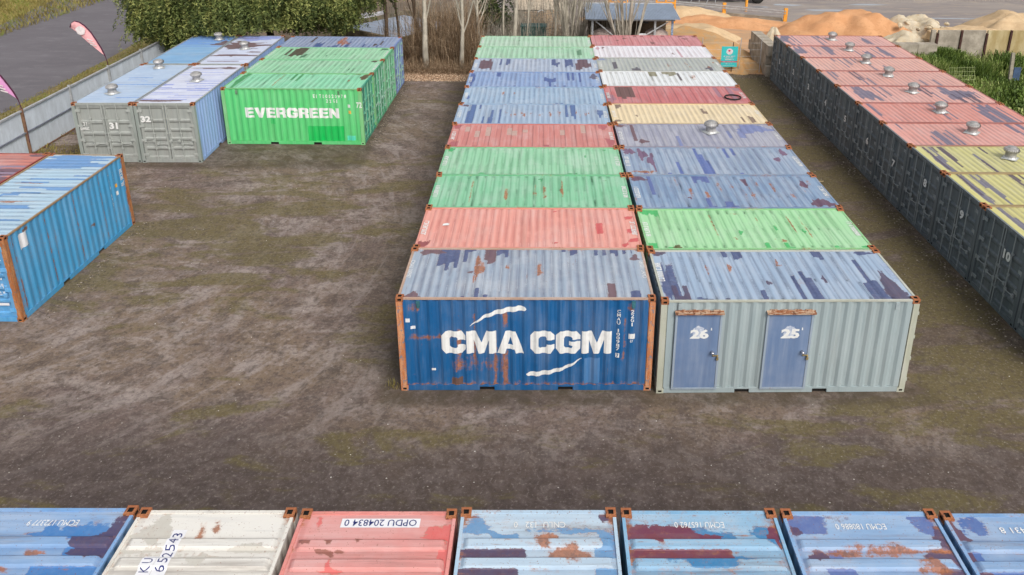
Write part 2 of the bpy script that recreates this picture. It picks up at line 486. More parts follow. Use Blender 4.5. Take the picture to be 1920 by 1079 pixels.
# ------------------------------------------------------------------ flat lettering
_tc = {}
def text2d(s, bold=.0, spacing=1.0):
    key = (s, bold, spacing)
    if key in _tc: return _tc[key]
    c = bpy.data.curves.new('t', 'FONT'); c.body = s; c.size = 1.0; c.offset = bold; c.space_character = spacing; c.resolution_u = 2
    o = bpy.data.objects.new('t', c); COL.objects.link(o)
    dg = bpy.context.evaluated_depsgraph_get(); me = bpy.data.meshes.new_from_object(o.evaluated_get(dg))
    v = [(q.co.x, q.co.y) for q in me.vertices]; f = [tuple(p.vertices) for p in me.polygons]
    bpy.data.objects.remove(o); bpy.data.curves.remove(c); bpy.data.meshes.remove(me)
    if v:
        x0 = min(a for a, _ in v); y0 = min(b for _, b in v); x1 = max(a for a, _ in v); y1 = max(b for _, b in v)
        v = [((a - x0), (b - y0)) for a, b in v]; size = (x1 - x0, y1 - y0)
    else: size = (0, 0)
    _tc[key] = (v, f, size); return _tc[key]

def fit(shape, u0, u1, v0, v1):
    v, f, (w_, h_) = shape
    return [(u0 + a / w_ * (u1 - u0), v0 + b / h_ * (v1 - v0)) for a, b in v], f

def join2d(lst):
    V = []; F = []
    for v, f in lst:
        b = len(V); V += v; F += [tuple(b + i for i in q) for q in f]
    return V, F

def poly2d(loops):
    v = [p for lp in loops for p in lp]
    t = tessellate_polygon([[Vector((p[0], p[1], 0)) for p in lp] for lp in loops])
    return v, [tuple(q) for q in t]

def decal(name, shape, mapf, mat, parent, breaks=None, label=None, vcut=None):
    """flat shape laid on a surface; cut at the folds of the sheet so that it follows them"""
    v, f = shape
    bm = bmesh.new(); vs = [bm.verts.new((a, b, 0)) for a, b in v]
    for q in f:
        try: bm.faces.new([vs[i] for i in q])
        except ValueError: pass
    if breaks:
        a0 = min(a for a, _ in v); a1 = max(a for a, _ in v)
        for x in breaks:
            if a0 < x < a1:
                bmesh.ops.bisect_plane(bm, geom=bm.verts[:] + bm.edges[:] + bm.faces[:], plane_co=(x, 0, 0), plane_no=(1, 0, 0), dist=1e-5)
    for q in bm.verts: q.co = Vector(mapf(q.co.x, q.co.y))
    me = bpy.data.meshes.new(name); bm.to_mesh(me); bm.free(); me.materials.append(mat)
    o = link(name, me, parent)
    if label: o['label'] = label
    if name in ('faded_number', 'chalk_scrawl'): o['kind'] = 'stuff'
    return o

def map_front(x, z): return (x, prof(SC, x) - .003, z)
def map_back(u, z): return (L - u, W - prof(SC, L - u) + .003, z)
def map_door(u, z): return (L - .038 , u, z)
BRK = [q[0] for q in SC]
BRKB = sorted(L - q[0] for q in SC)

def paint_mat(name, col, chips=.35, rough=.6, sc_=7.0):
    m, n, p = base_mat(name)
    v = n.coord(); a = n.noise(v, sc_, 7, .7)
    c = n.mix(n.step(a, .45, .75, 0, .5), col, sc(col, .72))
    c = n.mix(n.step(n.noise(v, 2.6, 8, .75), .70 - chips * .2, .73 - chips * .2, 0, .8), c, lin(160, 105, 85))
    n.l.new(c, p.inputs['Base Color']); p.inputs['Roughness'].default_value = rough; p.inputs['Specular IOR Level'].default_value = .2
    return m
M_WHITE = paint_mat('white_lettering', (.78, .78, .76, 1), .05)
M_WHITEW = paint_mat('worn_white_lettering', (.74, .74, .72, 1), .42)
M_NAVY = paint_mat('navy_lettering', (.03, .04, .16, 1), .0)
M_DECAL = paint_mat('sticker_white', (.74, .74, .76, 1), .05)

CASTM = rust_mix('rusty_casting', lin(152, 94, 64), lin(176, 116, 78), lin(104, 68, 54), (6, 6, 6))

def container(label, origin, rot, roof, side, style='fine', patches=(), seed=0, rust=.3, fade=.35, second=None, third=None,
              doors=None, doorcol=None, rails=None, post=None, group=None, sidewear=None, backwear=None, side_rust=.3, cast=None, roofrust=None, rodcol=None, dirt=.4):
    o = thing('shipping_container', label, 'container', (origin[0], origin[1], 0.0), rot, group)
    lum_ = .2126 * roof[0] + .7152 * roof[1] + .0722 * roof[2]
    roof = tuple((q * .80 + lum_ * .20) * .93 for q in roof[:3]) + (1,)
    rm = steel('roof_paint', roof, second, third, rust=rust if roofrust is None else roofrust, fade=fade, streak=ROOF_ST, dirt=dirt)
    me = roof_mesh(style, patches, seed); me.materials.append(rm); link('roof_panel', me, o)
    sm = steel('side_paint', side, sc(side, .6), lin(110, 82, 66), rust=side_rust, fade=.12, streak=SIDE_ST, dirt=.35)
    rl = rails or steel('rail_paint', sc(side, .9), rust=min(.9, rust + .42), fade=.2, streak=(.8, 3, 3), dirt=.5)
    pm = post or rl; cm = cast or CASTM
    # long sides
    a = link('side_panel', corr_panel(SC, .155, 2.535, 16, sidewear) if sidewear else SIDE_PLAIN, o, mat=sm)
    b = link('side_panel', corr_panel(SC, .155, 2.535, 16, backwear) if backwear else SIDE_PLAIN, o, mat=sm)
    b.location = (L, W, 0); b.rotation_euler = (0, 0, math.pi)
    for k in range(2):
        rr = (0, 0, math.pi * k); ll = (L * k, W * k, 0)
        for nm, me_ in (('top_rail', TRAIL), ('bottom_rail', BRAIL_B)):
            q = link(nm, me_, o, mat=rl if nm == 'top_rail' else sm); q.location = ll; q.rotation_euler = rr
        if not doors or k == 0:
            pass
    link('forklift_pocket', POCKET, o, mat=M_HOLE); link('forklift_pocket', POCKET, o, (L - 4.16, 0, 0), mat=M_HOLE)
    # closed end
    q = link('end_panel', END_PLAIN, o, mat=sm); q.location = (0, W, 0); q.rotation_euler = (0, 0, -math.pi / 2)
    for nm, me_ in (('end_rail', TEND), ('end_sill', BEND)): link(nm, me_, o, mat=rl)
    if doors is None:
        q = link('end_panel', END_PLAIN, o, mat=sm); q.location = (L, 0, 0); q.rotation_euler = (0, 0, math.pi / 2)
        for nm, me_ in (('end_rail', TEND), ('end_sill', BEND)):
            q = link(nm, me_, o, mat=rl); q.location = (L, W, 0); q.rotation_euler = (0, 0, math.pi)
    else:
        dm = steel('door_paint', doorcol or side, sc(side, .6), rust=side_rust, fade=.15, streak=SIDE_ST, dirt=.4)
        link('door_header', DHEAD, o, mat=dm); link('door_sill', DSILL, o, mat=dm)
        for k in range(2):
            y0 = .15 + k * (DW + .005)
            d = link('door', LEAF5 if doors == 5 else LEAF3, o, mat=dm); d.location = (0, y0, 0)
            rmat = steel('rod_paint', rodcol or sc(doorcol or side, 1.15), rust=side_rust + .1, fade=.2, streak=SIDE_ST)
            for j, u in enumerate((.50, DW - .06) if k == 0 else (.05, .52)):
                rr = link('lock_rod', ROD, d, mat=rmat); rr.location = (0, u, 0)
                hh = link('door_handle', HANDLE, d, mat=rmat)
                hh.location = (0, u - .40 if k == 0 else u, -.12 * j)
            for z in (.35, .98, 1.6, 2.25):
                hg = link('hinge', HINGE, d, mat=rmat)
                if k == 0: hg.location = (0, .03, z)
                else: hg.location = (0, DW - .045, z); hg.scale = (1, -1, 1)
    for i, x in enumerate((0, L)):
        for j, y in enumerate((0, W)):
            pz = link('corner_post', POST, o, mat=pm)
            pz.location = (x, y, 0); pz.scale = (1 if not i else -1, 1 if not j else -1, 1)
            for z in (0, H - .118):
                cc = link('corner_casting', CASTING, o, mat=cm if z > 1 or cast is False else pm)
                cc.location = (x - (.178 if i else 0), y - (.162 if j else 0), z)
    return o

def roof_text(o, s, end, v0, v1, h=.12, flip=False, mat=None, bold=.0, off=.085, plate=None, name='number_marking'):
    """writing across the flat plate at one end of the roof; it runs along local y. end 0 / 1."""
    sh = text2d(s, bold)
    V, F = fit(sh, 0, v1 - v0, 0, h)
    def mp(u, t):
        if end == 1:
            x = L - off - (h - t if flip else t); y = (v0 + u) if flip else (v1 - u)
            if not flip: x = L - off - h + (h - t)
            else: x = L - off - h + t
            return (x, y, 2.5615)
        x = off + (t if flip else h - t); y = (v1 - u) if not flip else (v0 + u)
        if flip: x = off + h - t
        else: x = off + t
        return (x, y if flip else (v1 - u), 2.5615)
    return decal(name, (V, F), mp, mat or M_WHITE, o)

def strokes(n, seed, w_=1.0, h=1.0):
    """worn, unreadable characters: short bars and hooks"""
    rng = random.Random(seed); L2 = []; st = w_ / n
    for i in range(n):
        x = i * st; a = st * .80; t = st * .27
        k = rng.randrange(5)
        segs = [[(0, 0, t, h)], [(0, 0, t, h), (a - t, 0, a, h), (t, 0, a - t, h * .2)], [(0, 0, t, h), (t, h * .8, a, h), (t, 0, a, h * .18)],
                [(0, h * .8, a, h), (a - t, 0, a, h * .8)], [(0, 0, t, h), (t, h * .42, a - t, h * .6), (a - t, 0, a, h)]][k]
        for x0, y0, x1, y1 in segs:
            L2.append(([(x + x0, y0), (x + x1, y0), (x + x1, y1), (x + x0, y1)], [(0, 1, 2, 3)]))
    v, f = join2d(L2); return v, f, (w_, h)
def faded_number(o, end, v0=.78, v1=1.66, seed=1, h=.145, off=.08, mat=None):
    V, F = fit(strokes(10, seed), 0, v1 - v0, 0, h)
    x0 = L - off - h if end else off
    return decal('faded_number', (V, F), lambda u, t: (x0 + t, v0 + u, 2.5615), mat or M_WHITE, o)

def door_text(o, s, u0, u1, z0, z1, bold=.02, mat=None, name='number_marking', depth=-.040):
    V, F = fit(text2d(s, bold), u0, u1, z0, z1)
    return decal(name, (V, F), lambda a, b: (L + depth, a, b), mat or M_WHITE, o)

def side_rect(o, x0, x1, z0, z1, mat, name='paint_patch', back=False):
    sh = ([(x0, z0), (x1, z0), (x1, z1), (x0, z1)], [(0, 1, 2, 3)])
    return decal(name, sh, (lambda a, b: (map_back(a, b)[0], map_back(a, b)[1] - .0005, b)) if back else (lambda a, b: (a, prof(SC, a) - .0018, b)), mat, o, BRKB if back else BRK)

def side_text(o, s, x0, x1, z0, z1, back=False, bold=.0, mat=None, name='number_marking', shape=None):
    sh = fit(shape or text2d(s, bold), x0, x1, z0, z1)
    return decal(name, sh, map_back if back else map_front, mat or M_WHITE, o, BRKB if back else BRK)

def side_text_down(o, s, x0, x1, ztop, zbot, back=False, mat=None, name='number_marking'):
    n = len(s); st = (ztop - zbot) / n; parts = []
    for i, ch in enumerate(s):
        if ch == ' ': continue
        sh = text2d(ch, .015); wd = (x1 - x0) * (.35 if ch in '1I' else 1); cx = (x0 + x1) / 2
        parts.append(fit(sh, cx - wd / 2, cx + wd / 2, ztop - (i + .86) * st, ztop - i * st))
    return decal(name, join2d(parts), map_back if back else map_front, mat or M_WHITE, o, BRKB if back else BRK)

# block capitals, drawn as outlines (unit height)
GL = {
 'C': (1.10, [[(1.1, .60), (1.1, .80), (.92, 1.0), (.20, 1.0), (0, .80), (0, .20), (.20, 0), (.92, 0), (1.1, .20), (1.1, .40), (.74, .40), (.74, .32), (.68, .26), (.44, .26), (.37, .33), (.37, .67), (.44, .74), (.68, .74), (.74, .68), (.74, .60)]]),
 'M': (1.36, [[(0, 0), (0, 1), (.44, 1), (.69, .50), (.92, 1), (1.36, 1), (1.36, 0), (1.02, 0), (1.02, .60), (.80, 0), (.55, 0), (.33, .60), (.33, 0)]]),
 'A': (1.22, [[(0, 0), (.38, 1), (.84, 1), (1.22, 0), (.86, 0), (.79, .19), (.42, .19), (.36, 0)], [(.49, .40), (.61, .74), (.73, .40)]]),
 'G': (1.12, [[(1.12, .62), (1.12, .80), (.92, 1.0), (.20, 1.0), (0, .80), (0, .20), (.20, 0), (.92, 0), (1.12, .20), (1.12, .54), (.60, .54), (.60, .36), (.76, .36), (.76, .30), (.70, .25), (.44, .25), (.37, .33), (.37, .67), (.44, .75), (.70, .75), (.76, .70), (.76, .62)]]),
 'E': (.92, [[(0, 0), (0, 1), (.92, 1), (.92, .77), (.36, .77), (.36, .62), (.88, .62), (.88, .40), (.36, .40), (.36, .23), (.92, .23), (.92, 0)]]),
 'V': (1.10, [[(.36, 0), (0, 1), (.38, 1), (.56, .42), (.74, 1), (1.10, 1), (.76, 0)]]),
 'R': (1.02, [[(0, 0), (0, 1), (.86, 1), (1.0, .88), (1.0, .52), (.88, .42), (.98, .36), (1.02, 0), (.66, 0), (.64, .30), (.56, .36), (.36, .36), (.36, 0)], [(.36, .78), (.36, .58), (.60, .58), (.65, .62), (.65, .74), (.60, .78)]]),
 'N': (1.04, [[(0, 0), (0, 1), (.36, 1), (.70, .50), (.70, 1), (1.04, 1), (1.04, 0), (.70, 0), (.34, .50), (.34, 0)]]),
}
def block_word(wd, gap=.10, space=.36):
    x = 0; L_ = []
    for ch in wd:
        if ch == ' ': x += space; continue
        w_, loops = GL[ch]
        L_.append(poly2d([[(x + a, b) for a, b in lp] for lp in loops])); x += w_ + gap
    v, f = join2d(L_); return v, f, (x - gap, 1.0)

# ------------------------------------------------------------------ turbine vents
M_ALU = plain('bare_aluminium', lin(176, 174, 172), .55, .35, .3, 6, .05)
M_FLASH = plain('flashing_sheet', lin(200, 202, 200), .5, .5, .2, 5, .1)
def vent(x, y, label, group='turbine vents on the container roofs', s=1.0):
    t = thing('roof_vent', label, 'roof vent', (x, y, 2.575), 0, group)
    b = MB(); b.box(-.24, .24, -.22, .22, 0, .012); b.lathe([(.21, .012), (.185, .05), (.18, .06)], 14); b.build('flashing', M_FLASH, t)
    b = MB(); b.lathe([(.18, .05), (.165, .10), (.165, .22), (.175, .225)], 16); b.build('neck', M_ALU, t, True)
    b = MB(); n = 22
    prof_ = [(.175, .225), (.225, .255), (.24, .31), (.215, .37), (.14, .41)]
    for k in range(n):                                   # overlapping curved blades
        a0 = 2 * math.pi * k / n; a1 = a0 + 2 * math.pi / n * 1.25
        for i in range(len(prof_) - 1):
            (r0, z0), (r1, z1) = prof_[i], prof_[i + 1]
            b.quad([(r0 * math.cos(a0), r0 * math.sin(a0), z0), (r0 * .93 * math.cos(a1), r0 * .93 * math.sin(a1), z0),
                    (r1 * .93 * math.cos(a1), r1 * .93 * math.sin(a1), z1), (r1 * math.cos(a0), r1 * math.sin(a0), z1)])
    b.lathe([(.145, .408), (.13, .425), (.03, .435)], 16); b.build('turbine', M_ALU, t)
    vr = random.Random(int(x * 7 + y * 13)); t.scale = (s * .88, s * .88, s * .82); t.rotation_euler = (vr.uniform(-.05, .05), vr.uniform(-.05, .05), vr.uniform(0, 1.5))
    return t

# ================================================================== GROUND
def grid_sheet(name, x0, x1, y0, y1, z, mat, nx=1, ny=1, hf=None, kind='structure'):
    V = []; F = []
    for i in range(nx + 1):
        for j in range(ny + 1):
            x = x0 + (x1 - x0) * i / nx; y = y0 + (y1 - y0) * j / ny
            V.append((x, y, z + (hf(x, y) if hf else 0)))
    for i in range(nx):
        for j in range(ny):
            a = i * (ny + 1) + j; F.append((a, a + ny + 1, a + ny + 2, a + 1))
    me = bpy.data.meshes.new(name); me.from_pydata(V, [], F); me.materials.append(mat)
    if hf: me.polygons.foreach_set('use_smooth', [True] * len(F))
    return tag(link(name, me), kind=kind)

def yard_material():
    m, n, p = base_mat('yard_bitumen_and_dirt')
    v = n.coord()
    sep = n.new('ShaderNodeSeparateXYZ'); n.l.new(v, sep.inputs[0]); X, Y = sep.outputs[0], sep.outputs[1]
    warp = n.noise(v, .35, 4, .6)
    big = n.noise(v, .22, 7, .62, .4)
    st = n.noise(n.mapping(v, (0, 0, R(38)), (.55, 1.15, 1)), 1.0, 9, .70, .8)
    st2 = n.noise(n.mapping(v, (0, 0, R(20)), (.45, 1.1, 1), (7, 3, 0)), 1.6, 9, .72, .6)
    mid = n.noise(v, 1.4, 8, .7, .3)
    fine = n.noise(v, 22, 5, .75); grain = n.noise(v, 75, 3, .8)
    m2 = n.noise(v, 3.2, 7, .72, .4); m3 = n.noise(v, 8.0, 6, .72)
    dark, brown, lightc, moss = lin(86, 74, 67), lin(128, 110, 93), lin(162, 149, 141), lin(104, 92, 50)
    c = n.mix(n.step(big, .38, .62), lin(116, 100, 95), brown)
    st3 = n.math('ADD', n.math('MULTIPLY', st, .6), n.math('MULTIPLY', m2, .4))
    c = n.mix(n.math('MULTIPLY', n.step(st3, .48, .59), .80), c, lightc)
    c = n.mix(n.math('MULTIPLY', n.step(n.math('ADD', n.math('MULTIPLY', st2, .55), n.math('MULTIPLY', m3, .45)), .50, .62), .5), c, lin(146, 136, 132))
    c = n.mix(n.math('MULTIPLY', n.step(mid, .50, .38), .62), c, dark)
    c = n.mix(n.math('MULTIPLY', n.step(big, .47, .36), .45), c, dark)
    c = n.mix(n.math('MULTIPLY', n.step(m3, .47, .34), .5), c, dark)
    c = n.mix(n.math('MULTIPLY', n.step(m2, .55, .70), .3), c, lin(128, 104, 96))
    g1 = n.noise(v, 5.5, 4, .6); g2 = n.noise(v, 13.0, 4, .65)
    # curved wheel marks of vehicles turning round the left pair of containers
    dx = n.math('ADD', X, 15.5); dy = n.math('SUBTRACT', Y, 8.0)
    rad = n.math('SQRT', n.math('ADD', n.math('MULTIPLY', dx, dx), n.math('MULTIPLY', dy, dy)))
    ang = n.math('ARCTAN2', dy, dx)
    pv = n.new('ShaderNodeCombineXYZ'); n.put(pv.inputs[0], n.math('MULTIPLY', rad, 1.0)); n.put(pv.inputs[1], n.math('MULTIPLY', ang, 2.6)); 
    tr = n.noise(pv.outputs[0], 1.3, 8, .72, .5)
    trm = n.math('MULTIPLY', n.math('MULTIPLY', n.step(rad, 6.0, 9.0), n.step(rad, 24, 15)), n.step(X, 4, -2))
    c = n.mix(n.math('MULTIPLY', n.math('MULTIPLY', n.step(tr, .50, .62), trm), .60), c, lin(160, 148, 142))
    c = n.mix(n.math('MULTIPLY', n.math('MULTIPLY', n.step(tr, .48, .38), trm), .50), c, lin(88, 76, 69))
    # wheel-polished darker bitumen in the front lane
    fm = n.math('MULTIPLY', n.step(n.math('ADD', Y, n.math('MULTIPLY', warp, 3.0)), 1.6, -1.4), n.step(n.math('ADD', Y, n.math('MULTIPLY', big, 2.0)), -9.5, -7.0))
    c = n.mix(n.math('MULTIPLY', fm, .84), c, n.mix(n.step(m2, .4, .62), lin(72, 62, 59), lin(92, 81, 77)))
    # moss and mud; the strip dl also carries painted contact shade
    mv = n.noise(n.mapping(v, (0, 0, R(20)), (.35, 1.0, 1), (3, 1, 0)), .8, 7, .66, .5)
    def near(ax, a, b, s_):  # band mask
        return n.math('MULTIPLY', n.step(ax, a - s_, a + s_), n.step(ax, b + s_, b - s_))
    lane = n.math('MULTIPLY', near(X, 12.6, 16.2, .5), n.step(Y, -3, 2))
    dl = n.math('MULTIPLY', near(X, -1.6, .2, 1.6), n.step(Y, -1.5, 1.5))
    left = n.math('MULTIPLY', near(X, -12, -3, 2), near(Y, 4, 14, 3))
    fr = n.math('MULTIPLY', near(X, 6.5, 18, 2.0), near(Y, -1.6, -.4, .7))
    mm = n.math('ADD', n.math('ADD', n.math('MULTIPLY', lane, .17), n.math('MULTIPLY', dl, .07)), n.math('ADD', n.math('MULTIPLY', left, .11), n.math('MULTIPLY', fr, .07)))
    mk = n.step(n.math('ADD', mv, mm), .55, .64)
    c = n.mix(n.math('MULTIPLY', lane, .65), c, n.mix(n.step(mid, .4, .65), lin(72, 61, 50), lin(100, 87, 76)))
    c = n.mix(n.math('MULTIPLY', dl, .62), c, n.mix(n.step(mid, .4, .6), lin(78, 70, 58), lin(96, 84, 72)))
    c = n.mix(n.math('MULTIPLY', mk, .72), c, n.mix(n.step(fine, .4, .6), moss, lin(104, 96, 62)))
    # grain and pale grit
    c = n.mix(n.step(g1, .50, .36, 0, .50), c, sc(lin(84, 73, 66), .9))
    c = n.mix(n.step(g2, .54, .68, 0, .38), c, lin(158, 147, 140))
    c = n.mix(n.step(g2, .46, .34, 0, .45), c, lin(68, 58, 55))
    edge = n.math('MAXIMUM', n.math('MULTIPLY', near(X, -.5, 12.9, .25), near(Y, -.55, .2, .18)), n.math('MULTIPLY', near(X, -.55, .2, .2), n.step(Y, -.6, -.2)))  # dirt-coloured band along container feet, painting in the contact shade
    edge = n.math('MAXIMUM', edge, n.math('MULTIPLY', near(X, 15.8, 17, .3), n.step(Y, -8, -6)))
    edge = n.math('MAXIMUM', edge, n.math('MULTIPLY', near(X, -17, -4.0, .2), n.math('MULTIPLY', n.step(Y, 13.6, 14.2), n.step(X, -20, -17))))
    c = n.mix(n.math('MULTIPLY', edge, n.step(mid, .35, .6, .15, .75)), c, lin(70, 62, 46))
    c = n.mix(n.step(fine, .5, .75, 0, .42), c, sc(lin(74, 66, 62), 1.0))
    c = n.mix(n.step(grain, .56, .75, 0, .5), c, lin(150, 142, 138))
    vo = n.new('ShaderNodeTexVoronoi'); n.put(vo.inputs['Vector'], v); vo.inputs['Scale'].default_value = 9
    sp = n.math('MULTIPLY', n.step(vo.outputs['Distance'], .075, .05), n.step(n.noise(v, 3.1, 2, .5), .58, .62))
    c = n.mix(n.math('MULTIPLY', sp, .8), c, lin(196, 190, 184))
    n.l.new(c, p.inputs['Base Color']); n.put(p.inputs['Roughness'], n.step(mid, .3, .7, .78, .95)); p.inputs['Specular IOR Level'].default_value = .25
    n.l.new(n.bump(n.math('ADD', n.math('MULTIPLY', fine, .5), n.math('ADD', grain, n.math('MULTIPLY', mid, 3.0))), .55, .03), p.inputs['Normal'])
    return m

def mixed_ground(name, c1, c2, c3, scale=.5, stretch=(1, 1, 1), grit=.4):
    m, n, p = base_mat(name)
    v = n.vmul(n.coord(), stretch)
    a = n.noise(v, scale, 8, .65, .5); b = n.noise(v, scale * 4, 7, .7); f = n.noise(n.coord(), 24, 4, .75)
    c = n.mix(n.step(a, .38, .62), c1, c2); c = n.mix(n.math('MULTIPLY', n.step(b, .50, .68), .75), c, c3)
    c = n.mix(n.step(f, .45, .75, 0, grit), c, sc(c1, .5))
    n.l.new(c, p.inputs['Base Color']); p.inputs['Roughness'].default_value = .92; p.inputs['Specular IOR Level'].default_value = .2
    n.l.new(n.bump(n.math('ADD', f, n.math('MULTIPLY', b, 2)), .5, .04), p.inputs['Normal'])
    return m

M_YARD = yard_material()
M_EARTH = mixed_ground('bare_earth', lin(112, 98, 84), lin(134, 116, 98), lin(94, 86, 60), .3)
M_ROAD = mixed_ground('road_bitumen', lin(106, 102, 106), lin(112, 108, 112), lin(124, 120, 124), .35, (.5, 1.2, 1), .35)
M_VERGE = mixed_ground('road_verge', lin(128, 114, 84), lin(120, 116, 62), lin(142, 128, 104), .8, grit=.5)
M_FARV = mixed_ground('far_verge', lin(132, 122, 72), lin(154, 138, 84), lin(104, 112, 52), .5, grit=.5)
M_BACK = mixed_ground('back_yard_bitumen', lin(134, 126, 124), lin(152, 143, 136), lin(172, 156, 138), .22, (.45, 1.5, 1), .25)
M_SANDY = mixed_ground('sandy_ground', lin(196, 154, 116), lin(182, 148, 116), lin(158, 138, 118), .45, (.8, 1.5, 1), .15)
M_LITTER = mixed_ground('leaf_litter_ground', lin(104, 84, 66), lin(122, 100, 80), lin(148, 124, 104), 2.2, grit=.6)
M_SOIL = mixed_ground('weedy_soil', lin(74, 84, 40), lin(92, 98, 48), lin(60, 66, 36), .9, grit=.5)

grid_sheet('ground', -500, 500, -300, 700, -.02, M_EARTH)
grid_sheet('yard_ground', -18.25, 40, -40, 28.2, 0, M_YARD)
# road beyond the fence
def poly_sheet(name, pts, z, mat):
    b = MB(); b.quad([(x, y, z) for x, y in pts]); return tag(b.build(name, mat), kind='structure')
poly_sheet('road', [(-22.9, -60), (-22.95, 20), (-23.2, 30), (-24.2, 42), (-27, 60), (-45, 130), (-75, 130), (-50, 75), (-38.2, 52), (-35.8, 40), (-34.0, 25), (-33.6, -60)], .0, M_ROAD)
poly_sheet('road_verge', [(-18.3, -60), (-18.3, 40), (-20, 60), (-40, 130), (-46, 130), (-27.6, 60), (-24.8, 42), (-23.6, 30), (-23.3, 20), (-23.25, -60)], -.006, M_VERGE)
poly_sheet('far_verge', [(-33.2, -60), (-33.6, 25), (-35.4, 40), (-37.8, 52), (-49.5, 75), (-74, 130), (-200, 130), (-200, -60)], -.006, M_FARV)
poly_sheet('leaf_litter_ground', [(-6, 26.9), (-3.5, 27.1), (-1.5, 26.7), (0, 27.2), (12.4, 27.3), (12.6, 34), (-20, 36), (-20, 27.2)], .006, M_LITTER)
poly_sheet('back_yard', [(8, 36), (14, 42.5), (24, 38), (33, 36), (60, 34), (150, 34), (150, 140), (-10, 140), (0, 46)], .003, M_BACK)
poly_sheet('sandy_ground', [(11.5, 28.6), (16.4, 28.3), (22, 34), (36, 33), (48, 36), (46, 40.5), (36, 41), (30, 41.8), (24, 42), (18, 45.5), (11, 47), (6, 44), (10, 33)], .008, M_SANDY)
poly_sheet('weed_ground', [(22.8, -4), (22.8, 26), (25.5, 31.6), (60, 31.6), (60, -4)], .006, M_SOIL)

# ================================================================== CONTAINERS
BLUEP, PURP, BROWNP = lin(66, 78, 118), lin(80, 74, 98), lin(108, 84, 92)
AY = 2.462
LG = 'containers in the middle block'
def A(k): return (0.0, k * 2.4372)
NAVY = lin(24, 92, 146)
RUSTPOST = rust_mix('rusty_post', lin(190, 118, 76), lin(206, 150, 112), lin(122, 128, 142))
RUSTRAIL = steel('rusty_rail', lin(176, 146, 126), rust=.50, fade=.4, streak=(.8, 3, 3), dirt=.5)
# --- A0, the one with the big white lettering
cma = container('blue container with large white lettering and two white swooshes on its side', A(0), 0, lin(154, 172, 192), NAVY, 'fine',
    [('s', 0, .13, .24, .62, 1, .75, .2), ('b', 1, .09, .93, .05, .07), ('s', 1, .30, .37, .7, 1, .9, .1), ('s', 0, .22, .42, .88, 1, .5), ('s', 0, .62, .95, .86, 1, .55), ('b', 1, .955, .80, .02, .07),
     ('b', 1, .27, .50, .012, .03), ('b', 1, .06, .06, .03, .05), ('s', 0, .25, .36, 0, .09, .5), ('s', 1, .82, .86, .02, .2, 1), ('s', 0, .90, .95, 0, .12, .8), ('b', 2, .30, .6, .02, .2), ('b', 2, .55, .55, .012, .12), ('b', 2, .42, .62, .01, .1)],
    3, rust=.36, fade=.55, second=BLUEP, third=BROWNP, rails=RUSTRAIL, post=RUSTPOST, group=LG, side_rust=.36, roofrust=.42,
    sidewear=[(2, 1.38, 1.48, .5, 1.7, .85), (2, 1.75, 1.84, .7, 2.1, .9), (2, 2.24, 2.34, .15, 1.6, 1.0), (2, 2.5, 2.62, .15, 1.1, .9), (2, 2.5, 2.6, 1.7, 2.3, .8), (2, .2, 1.3, 1.35, 1.55, .8),
              (2, 5.3, 5.42, .8, 2.0, .7), (2, 5.4, 5.6, 2.2, 2.5, .6), (2, .25, .5, 2.2, 2.5, .7), (2, .1, 6.0, .15, .22, .75), (2, 1.2, 2.6, .55, .95, .45), (1, 1.23, 1.50, .15, .36, 1)])
side_text(cma, '', 1.02, 2.975, 1.05, 1.67, shape=block_word('CMA', .04), name='big_lettering')
side_text(cma, '', 3.13, 5.06, 1.05, 1.67, shape=block_word('CGM', .06), name='big_lettering')
def swoosh(pts, wd):
    v = []; f = []
    for i, (x, z) in enumerate(pts):
        a = pts[max(i - 1, 0)]; b = pts[min(i + 1, len(pts) - 1)]; d = math.hypot(b[0] - a[0], b[1] - a[1])
        nx, nz = -(b[1] - a[1]) / d, (b[0] - a[0]) / d
        v += [(x + nx * wd[i], z + nz * wd[i]), (x - nx * wd[i], z - nz * wd[i])]
    for i in range(len(pts) - 1): f.append((2 * i, 2 * i + 1, 2 * i + 3, 2 * i + 2))
    return v, f
sw1 = swoosh([(1.70, 1.80), (1.85, 1.92), (2.05, 2.06), (2.30, 2.17), (2.55, 2.24), (2.85, 2.29), (2.99, 2.28), (3.03, 2.26)], [.004, .02, .04, .055, .065, .07, .06, .02])
decal('swoosh', sw1, map_front, M_WHITE, cma, BRK)
sw2 = swoosh([(3.03, .465), (3.09, .46), (3.25, .465), (3.50, .50), (3.75, .56), (4.0, .66), (4.2, .79), (4.36, .92)], [.015, .055, .065, .06, .05, .04, .025, .004])
decal('swoosh', sw2, map_front, M_WHITE, cma, BRK)
side_text_down(cma, 'CMAU 100987', 5.17, 5.25, 2.26, 1.12)
side_rect(cma, 5.165, 5.255, .94, 1.06, M_WHITE, 'number_marking')
V, F = fit(text2d('7', .03), 5.185, 5.235, .955, 1.045); decal('number_marking', (V, F), lambda a, b: (a, prof(SC, a) - .004, b), paint_mat('blue_lettering', NAVY, 0), cma, BRK)
side_text_down(cma, '22G1', 5.49, 5.57, 2.26, 1.80)
side_rect(cma, 5.46, 5.61, 1.46, 1.60, M_WHITEW, 'logo_marking'); side_text(cma, '87', 5.50, 5.57, 1.36, 1.43)
side_rect(cma, .20, .30, 1.92, 2.02, M_DECAL, 'sticker'); side_rect(cma, .31, .42, 1.72, 1.80, M_DECAL, 'sticker')
side_rect(cma, .76, .86, .58, .64, M_WHITEW, 'sticker')
side_rect(cma, 4.42, 4.80, .20, .92, steel('repaint_blue', lin(66, 120, 172), rust=.05, fade=.1, streak=SIDE_ST))
